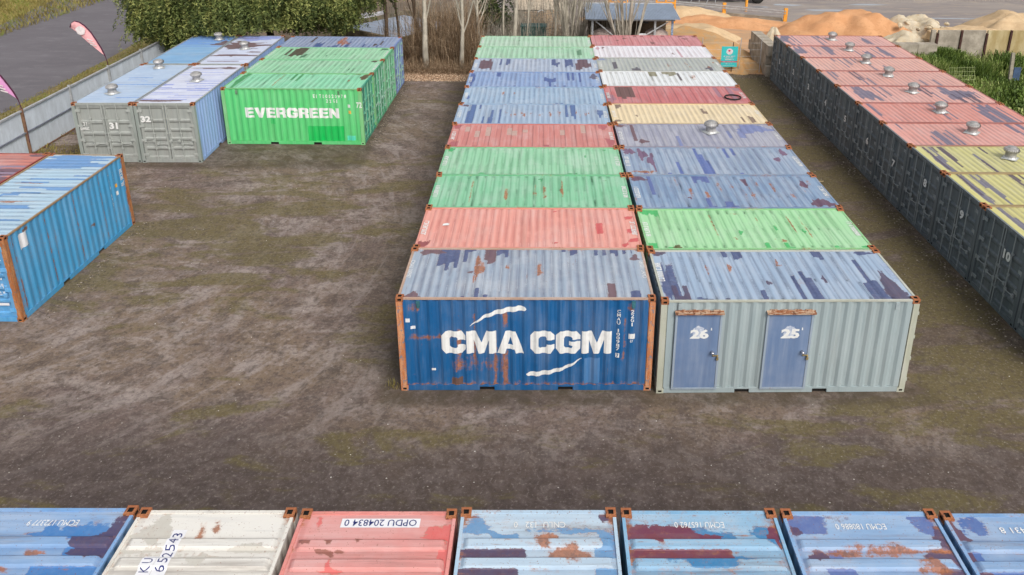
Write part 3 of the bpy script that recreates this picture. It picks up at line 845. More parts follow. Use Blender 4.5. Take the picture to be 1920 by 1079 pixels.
for x in (.47, 5.50):
    b = MB(); b.box(x, x + .09, -.002, .02, 2.33, 2.50); b.box(x + .02, x + .07, -.012, -.001, 2.31, 2.44); b.build('lashing_plate', plain('teal_steel', lin(60, 110, 120), .6), cma)
roof_text(cma, 'CMAU 100987', 0, .95, 1.80, .11); roof_text(cma, 'CMAU 100987', 1, .95, 1.80, .11, True)

JR = random.Random(77)
midA = [
 ('salmon roofed container behind the blue lettered one, white number at each end', lin(238, 156, 138), 'fine', [('b', 1, .03, .1, .035, .09, .9), ('b', 0, .965, .2, .02, .05), ('b', 0, .955, .42, .02, .06), ('b', 0, .96, .75, .02, .05), ('s', 0, .80, .83, .35, .6, 1, .02), ('b', 0, .92, .09, .015, .06), ('b', 0, .62, .12, .01, .03), ('b', 0, .62, .90, .01, .03)], .08, .28, lin(196, 82, 84), lin(140, 70, 76)),
 ('mid green roofed container next behind the salmon one in the left column', lin(118, 200, 150), 'mid', [('b', 2, .20, .5, .010, .3), ('b', 2, .38, .42, .012, .35), ('b', 2, .52, .5, .010, .3), ('b', 2, .57, .45, .012, .3), ('b', 2, .66, .55, .01, .3), ('b', 0, .55, .85, .01, .05), ('b', 0, .88, .8, .01, .04), ('e', 0, 0, .12, .03)], .22, .30, lin(52, 150, 96), lin(60, 90, 60)),
 ('paler green roofed container, second of the green pair in the left column', lin(136, 206, 158), 'mid', [('b', 0, .04, .9, .02, .08), ('b', 0, .24, .03, .03, .05), ('b', 0, .72, .03, .03, .05), ('b', 0, .8, .65, .008, .1), ('b', 0, .92, .9, .012, .05)], .14, .42, lin(44, 160, 92), lin(60, 90, 60)),
 ('brick red roofed container with grey scraped ribs in the left column', lin(214, 126, 116), 'wide', [('b', 0, .04, .15, .03, .12), ('b', 0, .03, .88, .03, .1), ('b', 0, .965, .25, .03, .14), ('b', 0, .93, .9, .03, .1), ('s', 1, .10, .85, .55, .9, .30, .3), ('e', 0, 0, .2, .06)], .18, .35, lin(164, 86, 92), lin(186, 160, 150)),
 ('pale blue roofed container with a line of rust dots across its roof', lin(156, 184, 212), 'fine', [('s', 0, .06, .30, 0, .5, .3, .3), ('s', 0, .08, .2, .75, 1, .5), ('s', 0, .72, .78, .3, 1, .7), ('b', 1, .05, .92, .025, .06), ('b', 0, .94, .55, .02, .2)] + [('b', 2, .30 + .03 * i + .01 * math.sin(i * 3.3), .50 + .07 * math.sin(i * 2.1), .009, .07 + .05 * abs(math.sin(i * 1.7)), .5 + .5 * abs(math.sin(i * 2.7))) for i in range(20)], .26, .35, lin(66, 94, 144), lin(92, 76, 92)),
 ('plain light blue roofed container with two orange rust spots', lin(152, 184, 212), 'fine', [('b', 2, .28, .6, .012, .2), ('b', 2, .36, .65, .012, .15), ('e', 0, 0, .2, .05), ('b', 0, .04, .4, .012, .15), ('s', 0, .85, .95, 0, .12, .4), ('e', 0, 1, .12, .04)], .16, .35, lin(64, 94, 150), lin(92, 80, 110)),
 ('bright cornflower blue roofed container with dark peeled bars', lin(136, 168, 214), 'fine', [('s', 0, .58, .66, .35, .6, .8, .05), ('s', 0, .61, .63, 0, .35, 1), ('s', 0, .74, .88, .35, 1, .55, .3), ('b', 1, .95, .7, .03, .2), ('s', 0, .22, .25, .7, 1, .9), ('b', 0, .04, .5, .02, .5), ('e', 0, 0, .22, .08)], .26, .3, lin(60, 84, 142), lin(84, 84, 108)),
 ('grey blue roofed container with large dark brown peeled areas at both ends', lin(168, 186, 210), 'fine', [('s', 1, .06, .165, .2, .92, .95, .2), ('s', 0, .17, .30, .5, 1, .5, .2), ('s', 0, .62, .80, .45, .95, .6, .3), ('s', 1, .80, .95, .3, .85, .75, .3)], .2, .4, lin(58, 76, 124), lin(92, 66, 76)),
 ('sage green roofed container with two dark bars near its right end', lin(156, 212, 172), 'mid', [('s', 0, .84, .90, .3, .7, .8, .1), ('e', 0, 1, .08, .05)], .2, .4, lin(86, 130, 100), lin(110, 90, 80)),
 ('faded sage green roofed container at the far end of the left column', lin(166, 212, 176), 'mid', [('b', 0, .35, .6, .008, .06)], .22, .55, lin(100, 140, 110), lin(110, 90, 80)),
]
for k, (lb, colr, sty, pt, ru, fa, s2, s3) in enumerate(midA, 1):
    c = container(lb, (A(k)[0] + JR.uniform(-.03, .03), A(k)[1] + JR.uniform(-.008, .008)), JR.uniform(-.0015, .0015), colr, sc(colr, .5), sty, pt, 10 + k, rust=ru, fade=fa, second=s2, third=s3, group=LG,
                  rails=steel('rail_paint', sc(colr, .75), rust=.66, fade=.25, streak=(.8, 3, 3), dirt=.5))
    faded_number(c, 0, .75, 1.6, 40 + k); faded_number(c, 1, .75, 1.6, 60 + k)
    if k == 1: decal('scuff_mark', ([(0, 0), (.16, .02), (.2, .1), (.12, .16), (.02, .12)], [(0, 1, 2, 3, 4)]), lambda u, v: (.62 + u, 1.25 + v, 2.586), M_WHITEW, c)

# --- B column
bo, br = (6.1733, -.1062), .0085
def B(k): return (bo[0] - math.sin(br) * k * 2.4795, bo[1] + math.cos(br) * k * 2.4795)
GREYB = lin(158, 172, 174)
office = container('grey container with two blue numbered doors in its side and a blue roof', B(0), br, lin(152, 178, 206), GREYB, 'mid',
    [('b', 0, .06, .35, .03, .6), ('b', 1, .04, .95, .04, .06), ('s', 1, .05, .12, 0, .25, .9), ('s', 0, .10, .17, 0, .55, .5, .3), ('e', 0, 0, .22, .06), ('s', 0, .38, .43, 0, .3, .6), ('s', 0, .54, .64, 0, .5, .55, .1), ('s', 0, .28, .40, .85, 1, .55), ('s', 0, .70, .74, .85, 1, .7),
     ('b', 1, .45, .33, .010, .06), ('b', 1, .68, .4, .010, .05), ('s', 0, .82, .88, 0, .5, .6, .3), ('b', 1, .93, .22, .035, .26), ('b', 1, .95, .03, .03, .06), ('b', 2, .22, .6, .01, .25), ('b', 2, .32, .65, .01, .1), ('b', 2, .53, .7, .012, .1), ('b', 2, .58, .35, .008, .1), ('b', 0, .92, .94, .04, .05)],
    31, rust=.24, fade=.25, second=BLUEP, third=PURP, rails=steel('cream_rail', lin(176, 178, 164), rust=.30, fade=.4, streak=(.8, 3, 3), dirt=.4),
    post=steel('cream_post', lin(180, 182, 164), third=lin(150, 130, 80), rust=.36, fade=.4, streak=(5, 5, .8), dirt=.4), group=LG, side_rust=.12)
M_DOOR = steel('blue_door_paint', lin(108, 130, 164), rust=.10, fade=.22, streak=SIDE_ST, dirt=.2)
M_CHROME = plain('chrome', lin(200, 200, 205), .25, .9, .1, 8, 0)
M_DFR = steel('door_frame_paint', lin(150, 164, 178), rust=.30, fade=.2, streak=SIDE_ST, dirt=.3)
M_RUSTY = rust_mix('rusty_flashing', lin(148, 92, 60), lin(196, 172, 148), lin(110, 72, 54), (3, 6, 30))
for i, (u, num) in enumerate(((6.57, '26'), (8.72, '25'))):
    u -= bo[0]
    f = MB(); f.box(u - .05, u, -.032, .05, .13, 2.27); f.box(u + 1.0, u + 1.05, -.032, .05, .13, 2.27); f.box(u, u + 1.0, -.032, .05, 2.22, 2.27); f.box(u, u + 1.0, -.032, .05, .13, .18)
    fr = f.build('door_frame', M_DFR, office)
    d = MB(); d.box(u + .004, u + .996, -.020, .03, .184, 2.216); dd = d.build('side_door', M_DOOR, office, False); dd['label'] = 'blue flat steel door with a stencilled white number'
    h = MB(); h.box(u - .07, u + 1.08, -.085, .0, 2.275, 2.292); h.box(u - .07, u + 1.08, -.088, -.080, 2.245, 2.292)
    for q in range(14):
        x = u - .07 + q * 1.15 / 14; a = .012 + .028 * abs(math.sin(q * .95)); h.box(x, x + 1.15 / 14, -.006, .012, 2.294, 2.296 + a)
    h.build('door_flashing', M_RUSTY, office)
    h = MB(); h.tube([(u + .87, -.02, 1.20), (u + .87, -.075, 1.20)], .032, 10); h.lathe([(.0, -.02), (.04, -.01), (.045, .01), (.02, .035)], 10, (u + .87, -.09, 1.20)); h.build('door_knob', M_CHROME, dd, True)
    h = MB(); h.box(u + .88, u + 1.02, -.055, -.038, 1.09, 1.12); h.tube([(u + 1.0, -.06, 1.06), (u + 1.0, -.06, 1.10)], .012, 6); h.box(u + .975, u + 1.03, -.075, -.045, .99, 1.055); h.build('padlock', plain('brass', lin(200, 180, 130), .35, .7), dd)
    rngd = random.Random(i + 4)
    halo = ([(math.cos(t) * (1 + .25 * rngd.random()), math.sin(t) * (1 + .25 * rngd.random())) for t in np.linspace(0, 2 * math.pi, 28)[:-1]], [tuple(range(27))])
    V, F = halo; V = [(u + .52 + a * .13, 1.74 + b * .15) for a, b in V]
    m, n, p = base_mat('spray_haze'); v = n.coord()
    n.l.new(n.mix(n.step(n.noise(v, 16, 6, .8), .40, .60, .35, .9), lin(106, 132, 172), (.72, .74, .78, 1)), p.inputs['Base Color']); p.inputs['Roughness'].default_value = .7
    decal('spray_paint', (V, F), lambda a, b: (a, -.0225, b), m, dd)
    V, F = fit(text2d(num, .045), u + .32, u + .76, 1.56, 1.82); decal('number_marking', (V, F), lambda a, b: (a, -.0245, b), M_WHITE, dd)
    side_ = [(u + .80, 1.79), (u + .83, 1.79), (u + .82, 1.86), (u + .80, 1.86)]
    decal('number_marking', (side_, [(0, 1, 2, 3)]), lambda a, b: (a, -.0245, b), M_WHITE, dd)
for x in (.40, 5.50):
    b = MB(); b.box(x, x + .09, -.004, .02, 2.33, 2.50); b.build('lashing_plate', steel('plate', lin(150, 165, 168)), office)
faded_number(office, 0, .9, 1.8, 77); faded_number(office, 1, .9, 1.8, 79, mat=paint_mat('faint', lin(176, 190, 214), .1))
for i, z in enumerate((.35, .95, 1.55, 2.2)):
    b = MB(); b.box(L - .004, L + .035, .02, .13, z - .04, z + .04); b.build('hinge', steel('plate2', lin(172, 176, 160), rust=.4), office)

midB = [
 ('light green roofed container with rust scratches behind the two-door one', lin(152, 218, 152), 'mid', [('b', 0, .05, .92, .04, .08), ('b', 0, .09, .9, .02, .15, .7), ('e', 0, 0, .16, .10), ('b', 0, .62, .5, .008, .08), ('b', 0, .45, .4, .01, .06), ('b', 0, .74, .42, .008, .06), ('b', 1, .14, .06, .02, .04), ('b', 2, .34, .6, .006, .3), ('b', 2, .40, .25, .03, .03), ('b', 2, .46, .85, .04, .02), ('b', 2, .62, .2, .03, .03), ('b', 2, .66, .88, .03, .02), ('b', 2, .7, .6, .006, .22), ('b', 2, .76, .55, .007, .25), ('b', 2, .55, .65, .005, .15)], .24, .25, lin(62, 172, 96), lin(96, 96, 60)),
 ('steel blue roofed container with orange rust blotches and a torn right end', lin(124, 156, 190), 'mid', [('b', 1, .05, .9, .04, .08), ('s', 0, .33, .42, .8, 1, .7), ('s', 0, .36, .5, 0, .2, .5), ('b', 1, .60, .8, .014, .09), ('b', 1, .92, .16, .05, .14), ('b', 1, .90, .7, .02, .1), ('b', 1, .28, .3, .01, .05), ('s', 0, .08, .16, .5, .9, .5, .2), ('e', 0, 0, .2, .05)] + [('b', 2, .20 + .06 * i + .02 * math.sin(i * 5.3), .55 + .2 * math.sin(i * 1.7), .010, .10 + .1 * abs(math.sin(i * 2.9)), .35 + .5 * abs(math.sin(i * 3.7))) for i in range(13)], .38, .3, lin(80, 96, 150), lin(98, 68, 88)),
 ('slate blue roofed container with dark streaks next in the right column', lin(144, 166, 192), 'mid', [('b', 1, .05, .85, .03, .12), ('b', 1, .12, .75, .025, .25), ('b', 1, .16, .5, .02, .25), ('s', 0, .28, .48, .1, .8, .4, .4), ('s', 0, .60, .72, .7, 1, .5), ('b', 1, .87, .55, .02, .1), ('b', 1, .93, .8, .02, .1), ('e', 0, 0, .2, .06), ('b', 2, .1, .12, .08, .05)], .28, .35, lin(84, 104, 162), lin(112, 84, 112)),
 ('lilac grey roofed container with a silver turbine vent on it', lin(160, 162, 180), 'mid', [('b', 1, .03, .92, .05, .07), ('s', 1, .09, .13, .25, 1, .9, .1), ('b', 1, .15, .25, .03, .12), ('b', 0, .86, .8, .10, .2), ('s', 0, .6, .9, .3, .9, .4, .3), ('s', 0, .36, .40, .1, .5, .6)], .42, .4, lin(112, 124, 168), lin(102, 76, 84)),
 ('cream yellow roofed container between the red one and the lilac one', lin(238, 214, 164), 'fine', [('s', 1, .03, .09, .8, 1, .9, .1), ('s', 1, .59, .65, .45, .7, .9, .1), ('s', 1, .84, .92, .05, .3, .6, .1), ('b', 1, .17, .38, .006, .05), ('b', 1, .04, .15, .02, .05), ('s', 1, .86, .93, .9, 1, .6)], .14, .25, lin(150, 130, 110), lin(122, 104, 92)),
 ('red roofed container with a black ring lying on its right end', lin(206, 106, 106), 'wide', [('s', 1, .10, .22, .35, .98, .95, .2), ('b', 0, .03, .3, .04, .35, .8), ('s', 0, .80, .84, .4, 1, .9, .1), ('s', 0, .88, .93, .3, 1, .9, .1), ('b', 0, .96, .85, .03, .1)], .1, .25, lin(150, 110, 124), lin(96, 74, 72)),
 ('white ribbed roof container with olive stains behind the red one', lin(226, 230, 232), 'mid', [('s', 0, .38, .62, .72, 1, .5, .2), ('s', 1, .58, .62, .35, .8, .9, .1), ('b', 2, .7, .6, .03, .14, .8), ('s', 0, .2, .3, 0, .4, .2)], .2, .1, lin(128, 124, 96), lin(90, 84, 90)),
 ('grey green roofed container with blotchy rust beyond the white one', lin(176, 182, 172), 'fine', [('s', 1, .12, .18, .2, .75, .8, .1), ('s', 1, .26, .34, 0, .2, .8), ('b', 1, .88, .2, .03, .15), ('b', 0, .05, .88, .04, .08)] + [('b', 2, .45 + .05 * i + .02 * math.sin(i * 4.1), .6 + .28 * math.sin(i * 1.9), .012, .1, .3 + .5 * abs(math.sin(i * 2.3))) for i in range(11)], .36, .3, lin(120, 136, 168), lin(84, 84, 96)),
 ('clean white roofed container, second from the far end of the right column', lin(230, 228, 234), 'mid', [('b', 0, .05, .8, .02, .12), ('b', 1, .10, .85, .012, .08), ('b', 1, .67, .35, .012, .12), ('s', 0, .72, .78, 0, .6, .5, .2)], .12, .1, lin(190, 150, 160), lin(124, 100, 104)),
 ('dusty red roofed container at the far end of the right column', lin(212, 126, 130), 'wide', [('b', 1, .55, .3, .02, .2, .8), ('b', 1, .32, .7, .02, .08), ('b', 1, .24, .5, .02, .06), ('b', 1, .86, .7, .03, .08), ('e', 1, 1, .3, .12)], .16, .25, lin(160, 80, 90), lin(128, 84, 84)),
]
for k, (lb, colr, sty, pt, ru, fa, s2, s3) in enumerate(midB, 1):
    c = container(lb, (B(k)[0] + JR.uniform(-.02, .03), B(k)[1] + JR.uniform(-.008, .008)), br + JR.uniform(-.0015, .0015), colr, sc(colr, .5), sty, pt, 110 + k, rust=ru, fade=fa, second=s2, third=s3, group=LG,
                  rails=steel('rail_paint', sc(colr, .75), rust=.66, fade=.25, streak=(.8, 3, 3), dirt=.5))
    if k not in (7, 10): faded_number(c, 0, .75, 1.6, 140 + k); faded_number(c, 1, .75, 1.6, 160 + k)
vent(9.62, 11.35, 'silver turbine vent on the lilac grey roof', s=1.25)
b = MB(); n_ = 28
b.tube([(math.cos(2 * math.pi * k / n_) * .33, math.sin(2 * math.pi * k / n_) * .33, .03) for k in range(n_ + 1)], .032, 6, cap=False)
ring = b.build('rubber_ring', plain('black_rubber', (.02, .02, .02, 1), .8), None, True); ring.location = (11.4, 15.55, 2.580)
tag(ring, 'black rubber ring lying on the right end of the red roof', 'ring')

# --- near row
NG = 'containers in the row at the bottom edge'
BLK = lin(66, 58, 84); RB = lin(110, 62, 66)
near = [
 ('light blue container at the left end of the bottom row, dark peeling on it', lin(122, 166, 214), lin(58, 116, 176), lin(72, 62, 92),
   [('b', 1, .90, .02, .07, .13), ('b', 1, .955, .14, .018, .14), ('b', 1, .86, .12, .02, .09), ('s', 1, .70, .90, 0, .22, .75, .15), ('b', 0, .915, .25, .022, .20), ('b', 0, .95, .22, .02, .06), ('b', 0, .94, .46, .014, .07), ('b', 0, .93, 1.0, .03, .12), ('s', 0, .72, .92, 0, .40, .7, .2), ('s', 1, .78, .9, 0, .30, .6, .2), ('b', 2, .86, .45, .008, .05), ('b', 2, .82, .7, .02, .1)], .2, .15),
 ('cream white container in the bottom row with a white number sticker across its roof', lin(226, 222, 212), lin(188, 184, 174), lin(150, 130, 112),
   [('b', 0, .93, .82, .05, .10, .9), ('b', 0, .875, .78, .03, .22, .6), ('b', 0, .88, .20, .015, .12), ('b', 0, .84, .5, .02, .15, .8), ('b', 1, .945, .78, .006, .025), ('b', 2, .92, .55, .015, .02), ('b', 2, .94, .45, .02, .02)], .2, .12),
 ('salmon red container in the bottom row with a white sticker lettered in navy', lin(226, 142, 134), lin(206, 100, 96), lin(142, 92, 82),
   [('b', 0, .955, .90, .02, .08), ('b', 0, .93, .06, .03, .08), ('b', 0, .85, .02, .10, .03), ('b', 1, .90, .92, .008, .06), ('b', 1, .90, .78, .008, .05), ('b', 1, .905, .58, .006, .04), ('b', 1, .875, .80, .008, .03), ('b', 1, .868, .70, .010, .03), ('b', 1, .835, .9, .01, .04), ('b', 0, .83, .72, .02, .06)], .12, .15),
 ('pale blue container in the bottom row with dark plum stains at its left side', lin(176, 202, 222), lin(92, 138, 180), lin(74, 56, 84),
   [('b', 0, .945, .93, .025, .14), ('b', 1, .950, .78, .008, .07), ('b', 1, .962, .68, .01, .10), ('b', 0, .94, .30, .02, .45, .7), ('s', 0, .87, .915, .62, .8, .8, .1), ('s', 0, .86, .92, .02, .12, .9, .05), ('s', 1, .76, .91, .62, .97, .9, .3), ('s', 0, .76, .90, 0, .14, .9, .1), ('b', 1, .96, .05, .02, .08), ('b', 2, .90, .45, .03, .05), ('b', 2, .86, .3, .02, .1), ('b', 1, .865, .33, .008, .012)], .34, .2),
 ('blue container in the bottom row with broad maroon stains over half its roof', lin(130, 180, 214), lin(44, 116, 164), lin(112, 48, 64),
   [('b', 0, .94, .62, .02, .42, .9), ('b', 1, .93, .74, .018, .20), ('s', 1, .86, .915, .35, .98, .95, .2), ('s', 0, .86, .915, .3, .45, .8, .1), ('s', 1, .80, .93, .42, .97, .95, .25), ('b', 1, .925, .80, .03, .14), ('s', 0, .78, .93, .25, .5, .8, .2), ('s', 1, .76, .86, .4, .97, .6, .25), ('b', 0, .93, .06, .04, .12, .9), ('b', 1, .91, .04, .03, .05), ('b', 0, .84, .5, .02, .6, .6)], .4, .15),
 ('cornflower blue container in the bottom row with slate patches by its number', lin(132, 172, 214), lin(84, 104, 158), lin(84, 66, 92),
   [('b', 0, .955, .82, .028, .20), ('b', 0, .955, .10, .028, .11), ('b', 1, .94, .96, .02, .05), ('b', 1, .90, .03, .05, .06), ('s', 0, .89, .91, .72, .86, 1, .05), ('s', 0, .84, .87, .68, .84, 1, .05), ('b', 1, .86, .02, .05, .12), ('b', 2, .87, .4, .012, .4, .75), ('b', 2, .83, .2, .02, .1), ('b', 1, .86, .86, .02, .04), ('s', 1, .80, .90, 0, .10, .8, .1), ('s', 0, .76, .86, .6, .9, .6, .2)], .28, .18),
 ('mid blue container at the right end of the bottom row', lin(124, 164, 208), lin(70, 100, 158), lin(92, 66, 84),
   [('b', 0, .955, .84, .03, .13), ('b', 1, .94, .97, .03, .04), ('s', 0, .84, .9, .86, 1, .8, .1), ('b', 0, .90, .1, .03, .3), ('b', 2, .92, .8, .006, .03), ('s', 0, .78, .86, .1, .95, .6, .3), ('s', 1, .78, .9, .9, 1, .7, .1), ('b', 0, .98, .7, .008, .03)], .24, .15),
]
nobj = []
for i, (lb, colr, s2, s3, pt, ru, fa) in enumerate(near):
    x0 = -2.949 + (i - 1) * 2.5209 + .03
    c = container(lb, (x0 + W + random.Random(i).uniform(-.01, .01), -6.12 - L + (.05, 0, -.03, -.01, -.03, -.05, -.10)[i]), math.pi / 2 - .004, colr, sc(colr, .7), 'press', pt, 200 + i,
                  rust=ru + .24, fade=fa + .2, dirt=1.0, second=s2, third=s3, group=NG, rails=steel('rail_paint', sc(colr, .9), rust=.60, fade=.25, streak=(2, 2, 2), dirt=.5), cast=CASTM)
    nobj.append(c)
def near_text(c, s, v0, v1, off, h=.12, mat=None, bold=.0, z=2.5625, name='number_marking'):
    # upside down when seen from the picture's side: reads from +Y world
    V, F = fit(text2d(s, bold), 0, v1 - v0, 0, h)
    return decal(name, (V, F), lambda u, t: (L - off - t, v0 + u, z), mat or M_WHITE, c)
near_text(nobj[0], 'ECMU 172377 9', .78, 1.56, .26, .11)
near_text(nobj[3], 'CNLU  132   0', .80, 1.60, .26, .11, mat=M_WHITEW)
near_text(nobj[4], 'ECMU 165762 0', .86, 1.63, .25, .11)
near_text(nobj[5], 'ECMU 180886 0', .88, 1.66, .27, .11)
near_text(nobj[6], '09431 8', 1.08, 1.66, .30, .11)
c = nobj[2]
decal('sticker', ([(0, 0), (1.22, 0), (1.22, .17), (0, .17)], [(0, 1, 2, 3)]), lambda u, t: (L - .17 - t, .55 + u, 2.5605), M_DECAL, c)
near_text(c, 'OPDU 204834 0', .60, 1.72, .19, .125, mat=M_NAVY, bold=.006, z=2.5635)
c = nobj[1]
zb = lambda x: roof_z('press', x) + .006
brk = [q[0] for q in roof_cols('press')[0]]
decal('sticker', ([(L - 1.36, 1.55), (L - .40, 1.55), (L - .40, 1.76), (L - 1.36, 1.76)], [(0, 1, 2, 3)]), lambda x, y: (x, y, zb(x)), M_DECAL, c, brk)
decal('sticker', ([(L - 1.36, 1.765), (L - .88, 1.765), (L - .88, 1.97), (L - 1.36, 1.97)], [(0, 1, 2, 3)]), lambda x, y: (x, y, zb(x)), M_DECAL, c, brk)
for i, ch in enumerate('652543'):
    sh = fit(text2d(ch, .0), L + (-1.14, -1.02, -.89, -.785, -.68, -.54)[i], L + (-1.14, -1.02, -.89, -.785, -.68, -.54)[i] + .075, 1.585, 1.73)
    decal('number_marking', sh, lambda x, y: (x, y, zb(x) + .003), M_NAVY, c, brk)
for i, ch in enumerate('KU'):
    sh = fit(text2d(ch, .0), L + (-1.15, -1.03)[i], L + (-1.15, -1.03)[i] + .08, 1.80, 1.94)
    decal('number_marking', sh, lambda x, y: (x, y, zb(x) + .003), M_NAVY, c, brk)

# --- left pair (long sides along the picture's depth, doors towards the camera)
DG = 'pair of containers at the left edge'
D_BL = lin(70, 150, 196)
dr = -math.pi / 2 - .0186
RUSTP2 = rust_mix('heavy_rust_post', lin(160, 98, 58), lin(180, 128, 88), lin(128, 104, 92))
c = container('sky blue container with rusty corner posts standing at the left edge', (-10.776 - W, 2.936 + L), dr, lin(168, 202, 222), D_BL, "mid",
    [('s', 0, .08, .20, .02, .75, .6, .3), ('s', 0, .20, .60, .1, .6, .28, .4), ('s', 0, .6, .95, .05, .6, .25, .4), ('b', 0, .05, .5, .03, .6), ('b', 2, .4, .3, .01, .3), ('b', 2, .62, .5, .008, .3), ('s', 0, .3, .6, .7, 1, .3)],
    301, rust=.30, fade=.30, second=lin(96, 140, 190), third=lin(100, 110, 150), doors=5, doorcol=lin(84, 156, 206), side_rust=.42,
    rails=steel('rust_rail_left', lin(150, 122, 86), rust=.6, fade=.2, streak=(.8, 3, 3), dirt=.5), post=RUSTP2, group=DG,
    backwear=[(2, x, x + .12, .2, 2.5, .30 + .45 * ((i * 7) % 5 == 0)) for i, x in enumerate(np.arange(.3, 5.9, .278))] + [(1, .72, 1.0, 2.24, 2.50, .9), (2, .16, .3, .2, 2.4, .4), (1, 3.75, 3.95, .95, 1.05, .8)])
dleft = c
side_rect(c, .55, .92, 1.93, 2.36, M_DECAL, 'sticker', True)
side_text_down(c, 'TRIU 4967', 5.02, 5.10, 2.22, 1.00, True)
side_text_down(c, '22G1', 5.28, 5.35, 2.24, 1.86, True)
side_rect(c, 5.36, 5.46, 1.64, 1.76, plain('yellow_label', lin(216, 158, 60), .6), 'sticker', True)
side_rect(c, 5.36, 5.46, 1.36, 1.50, M_WHITEW, 'logo_marking', True)
decal('chalk_scrawl', (strokes(7, 5)[0], strokes(7, 5)[1]), lambda a, b: (L - 5.66 - (1 - b) * 0 - b * .16, W + .002, 2.16 - a * .62), M_WHITEW, c)
side_text_down(c, '6', .03, .13, 2.02, 1.80, True)
for t_, a, b, z0, z1 in (('78 2', 1.83, 2.20, 1.88, 2.02), ('1CB', 1.83, 2.13, 1.68, 1.80)):
    door_text(c, t_, a, b, z0, z1, depth=-.036)
for i, z in enumerate((1.50, 1.30, 1.12, 1.04, .88, .80)):
    decal('faded_number', fit(strokes(5, 30 + i), 1.76, 2.12, z, z + .06), lambda a, b: (L - .036, a, b), M_WHITEW, c)
decal('sticker', ([(1.84, .50), (2.14, .50), (2.14, .58), (1.84, .58)], [(0, 1, 2, 3)]), lambda a, b: (L - .036, a, b), M_DECAL, c)
c = container('red roofed container at the far left edge beside the sky blue one', (-10.776 - 2 * W - .05, 2.936 + L + .10), dr, lin(214, 122, 104), lin(150, 60, 50), 'mid',
    [('s', 0, .10, .35, .5, .95, .5, .4), ('s', 1, .2, .6, .3, 1, .4, .4), ('b', 1, .03, .9, .02, .2, .9), ('b', 0, .30, .6, .12, .4)], 302, rust=.28, fade=.35, second=lin(132, 120, 142), third=lin(110, 84, 96), doors=5, side_rust=.3, group=DG)

# --- green block, doors towards the right
EG = 'green block of containers at the back left'
er = -.0102
def E_(k): return (-10.484 + math.sin(-er) * k * 2.469, 16.6485 + k * 2.469)
EVG = lin(92, 200, 120)
ev = container('bright green container with white block capitals on its long side', E_(0), er, lin(124, 218, 168), EVG, 'mid',
    [('s', 1, .02, .06, .1, 1, .0), ('b', 0, .06, .6, .025, .5), ('s', 0, .42, .48, .55, 1, .7, .1), ('b', 1, .955, .80, .025, .22), ('b', 2, .34, .5, .01, .4), ('b', 2, .86, .55, .015, .08), ('e', 1, 1, .2, .05)],
    401, rodcol=lin(128, 184, 150), rust=.22, fade=.25, second=lin(56, 140, 84), third=lin(84, 66, 40), doors=3, doorcol=lin(62, 150, 124), side_rust=.05,
    rails=steel('green_rail', lin(112, 180, 116), rust=.40, fade=.2, streak=(.8, 3, 3), dirt=.5), post=steel('green_post', lin(124, 196, 128), rust=.34, fade=.2, streak=(4, 4, .8)), group=EG)
side_text(ev, '', .93, 5.02, 1.235, 1.69, shape=block_word('EVERGREEN', .09), name='big_lettering')
V = []
for i, ch in enumerate('EITU0020978'):
    if ch == ' ': continue
    V.append(fit(text2d(ch, .02), 3.95 + i * .135, 3.95 + i * .135 + (.03 if ch in '1I' else .075), 2.15, 2.31))
decal('number_marking', join2d(V), map_front, M_WHITE, ev, BRK)
V = [fit(text2d(ch, .02), 4.50 + i * .15, 4.50 + i * .15 + (.03 if ch == '1' else .075), 1.94, 2.09) for i, ch in enumerate('22G1')]
decal('number_marking', join2d(V), map_front, M_WHITE, ev, BRK)
side_rect(ev, 5.42, 5.53, 1.72, 1.86, M_WHITEW, 'logo_marking'); side_rect(ev, 5.43, 5.55, 1.44, 1.58, plain('orange_label', lin(236, 186, 92), .6), 'sticker')
side_rect(ev, 3.60, 5.18, .17, .86, steel('repaint_green', lin(8, 184, 84), rust=.0, fade=.05, streak=SIDE_ST, dirt=.1))
side_rect(ev, 5.30, 5.66, .20, .42, steel('spray_turquoise', lin(50, 204, 168), rust=.0, fade=.3, streak=SIDE_ST, dirt=.1))
side_rect(ev, 2.0, 2.2, .95, 1.2, steel('repaint_green2', lin(60, 188, 100), rust=.0, fade=.1, streak=SIDE_ST, dirt=.2))
V, F = fit(text2d('72', .02), 5.80, 6.04, 1.72, 1.98); decal('number_marking', (V, F), lambda a, b: (a, -.003, b), M_WHITE, ev)
for x in (.62, 5.02):
    b = MB(); b.box(x, x + .09, -.002, .02, 2.30, 2.48); b.build('lashing_plate', steel('plate3', lin(70, 130, 84), rust=.5), ev)
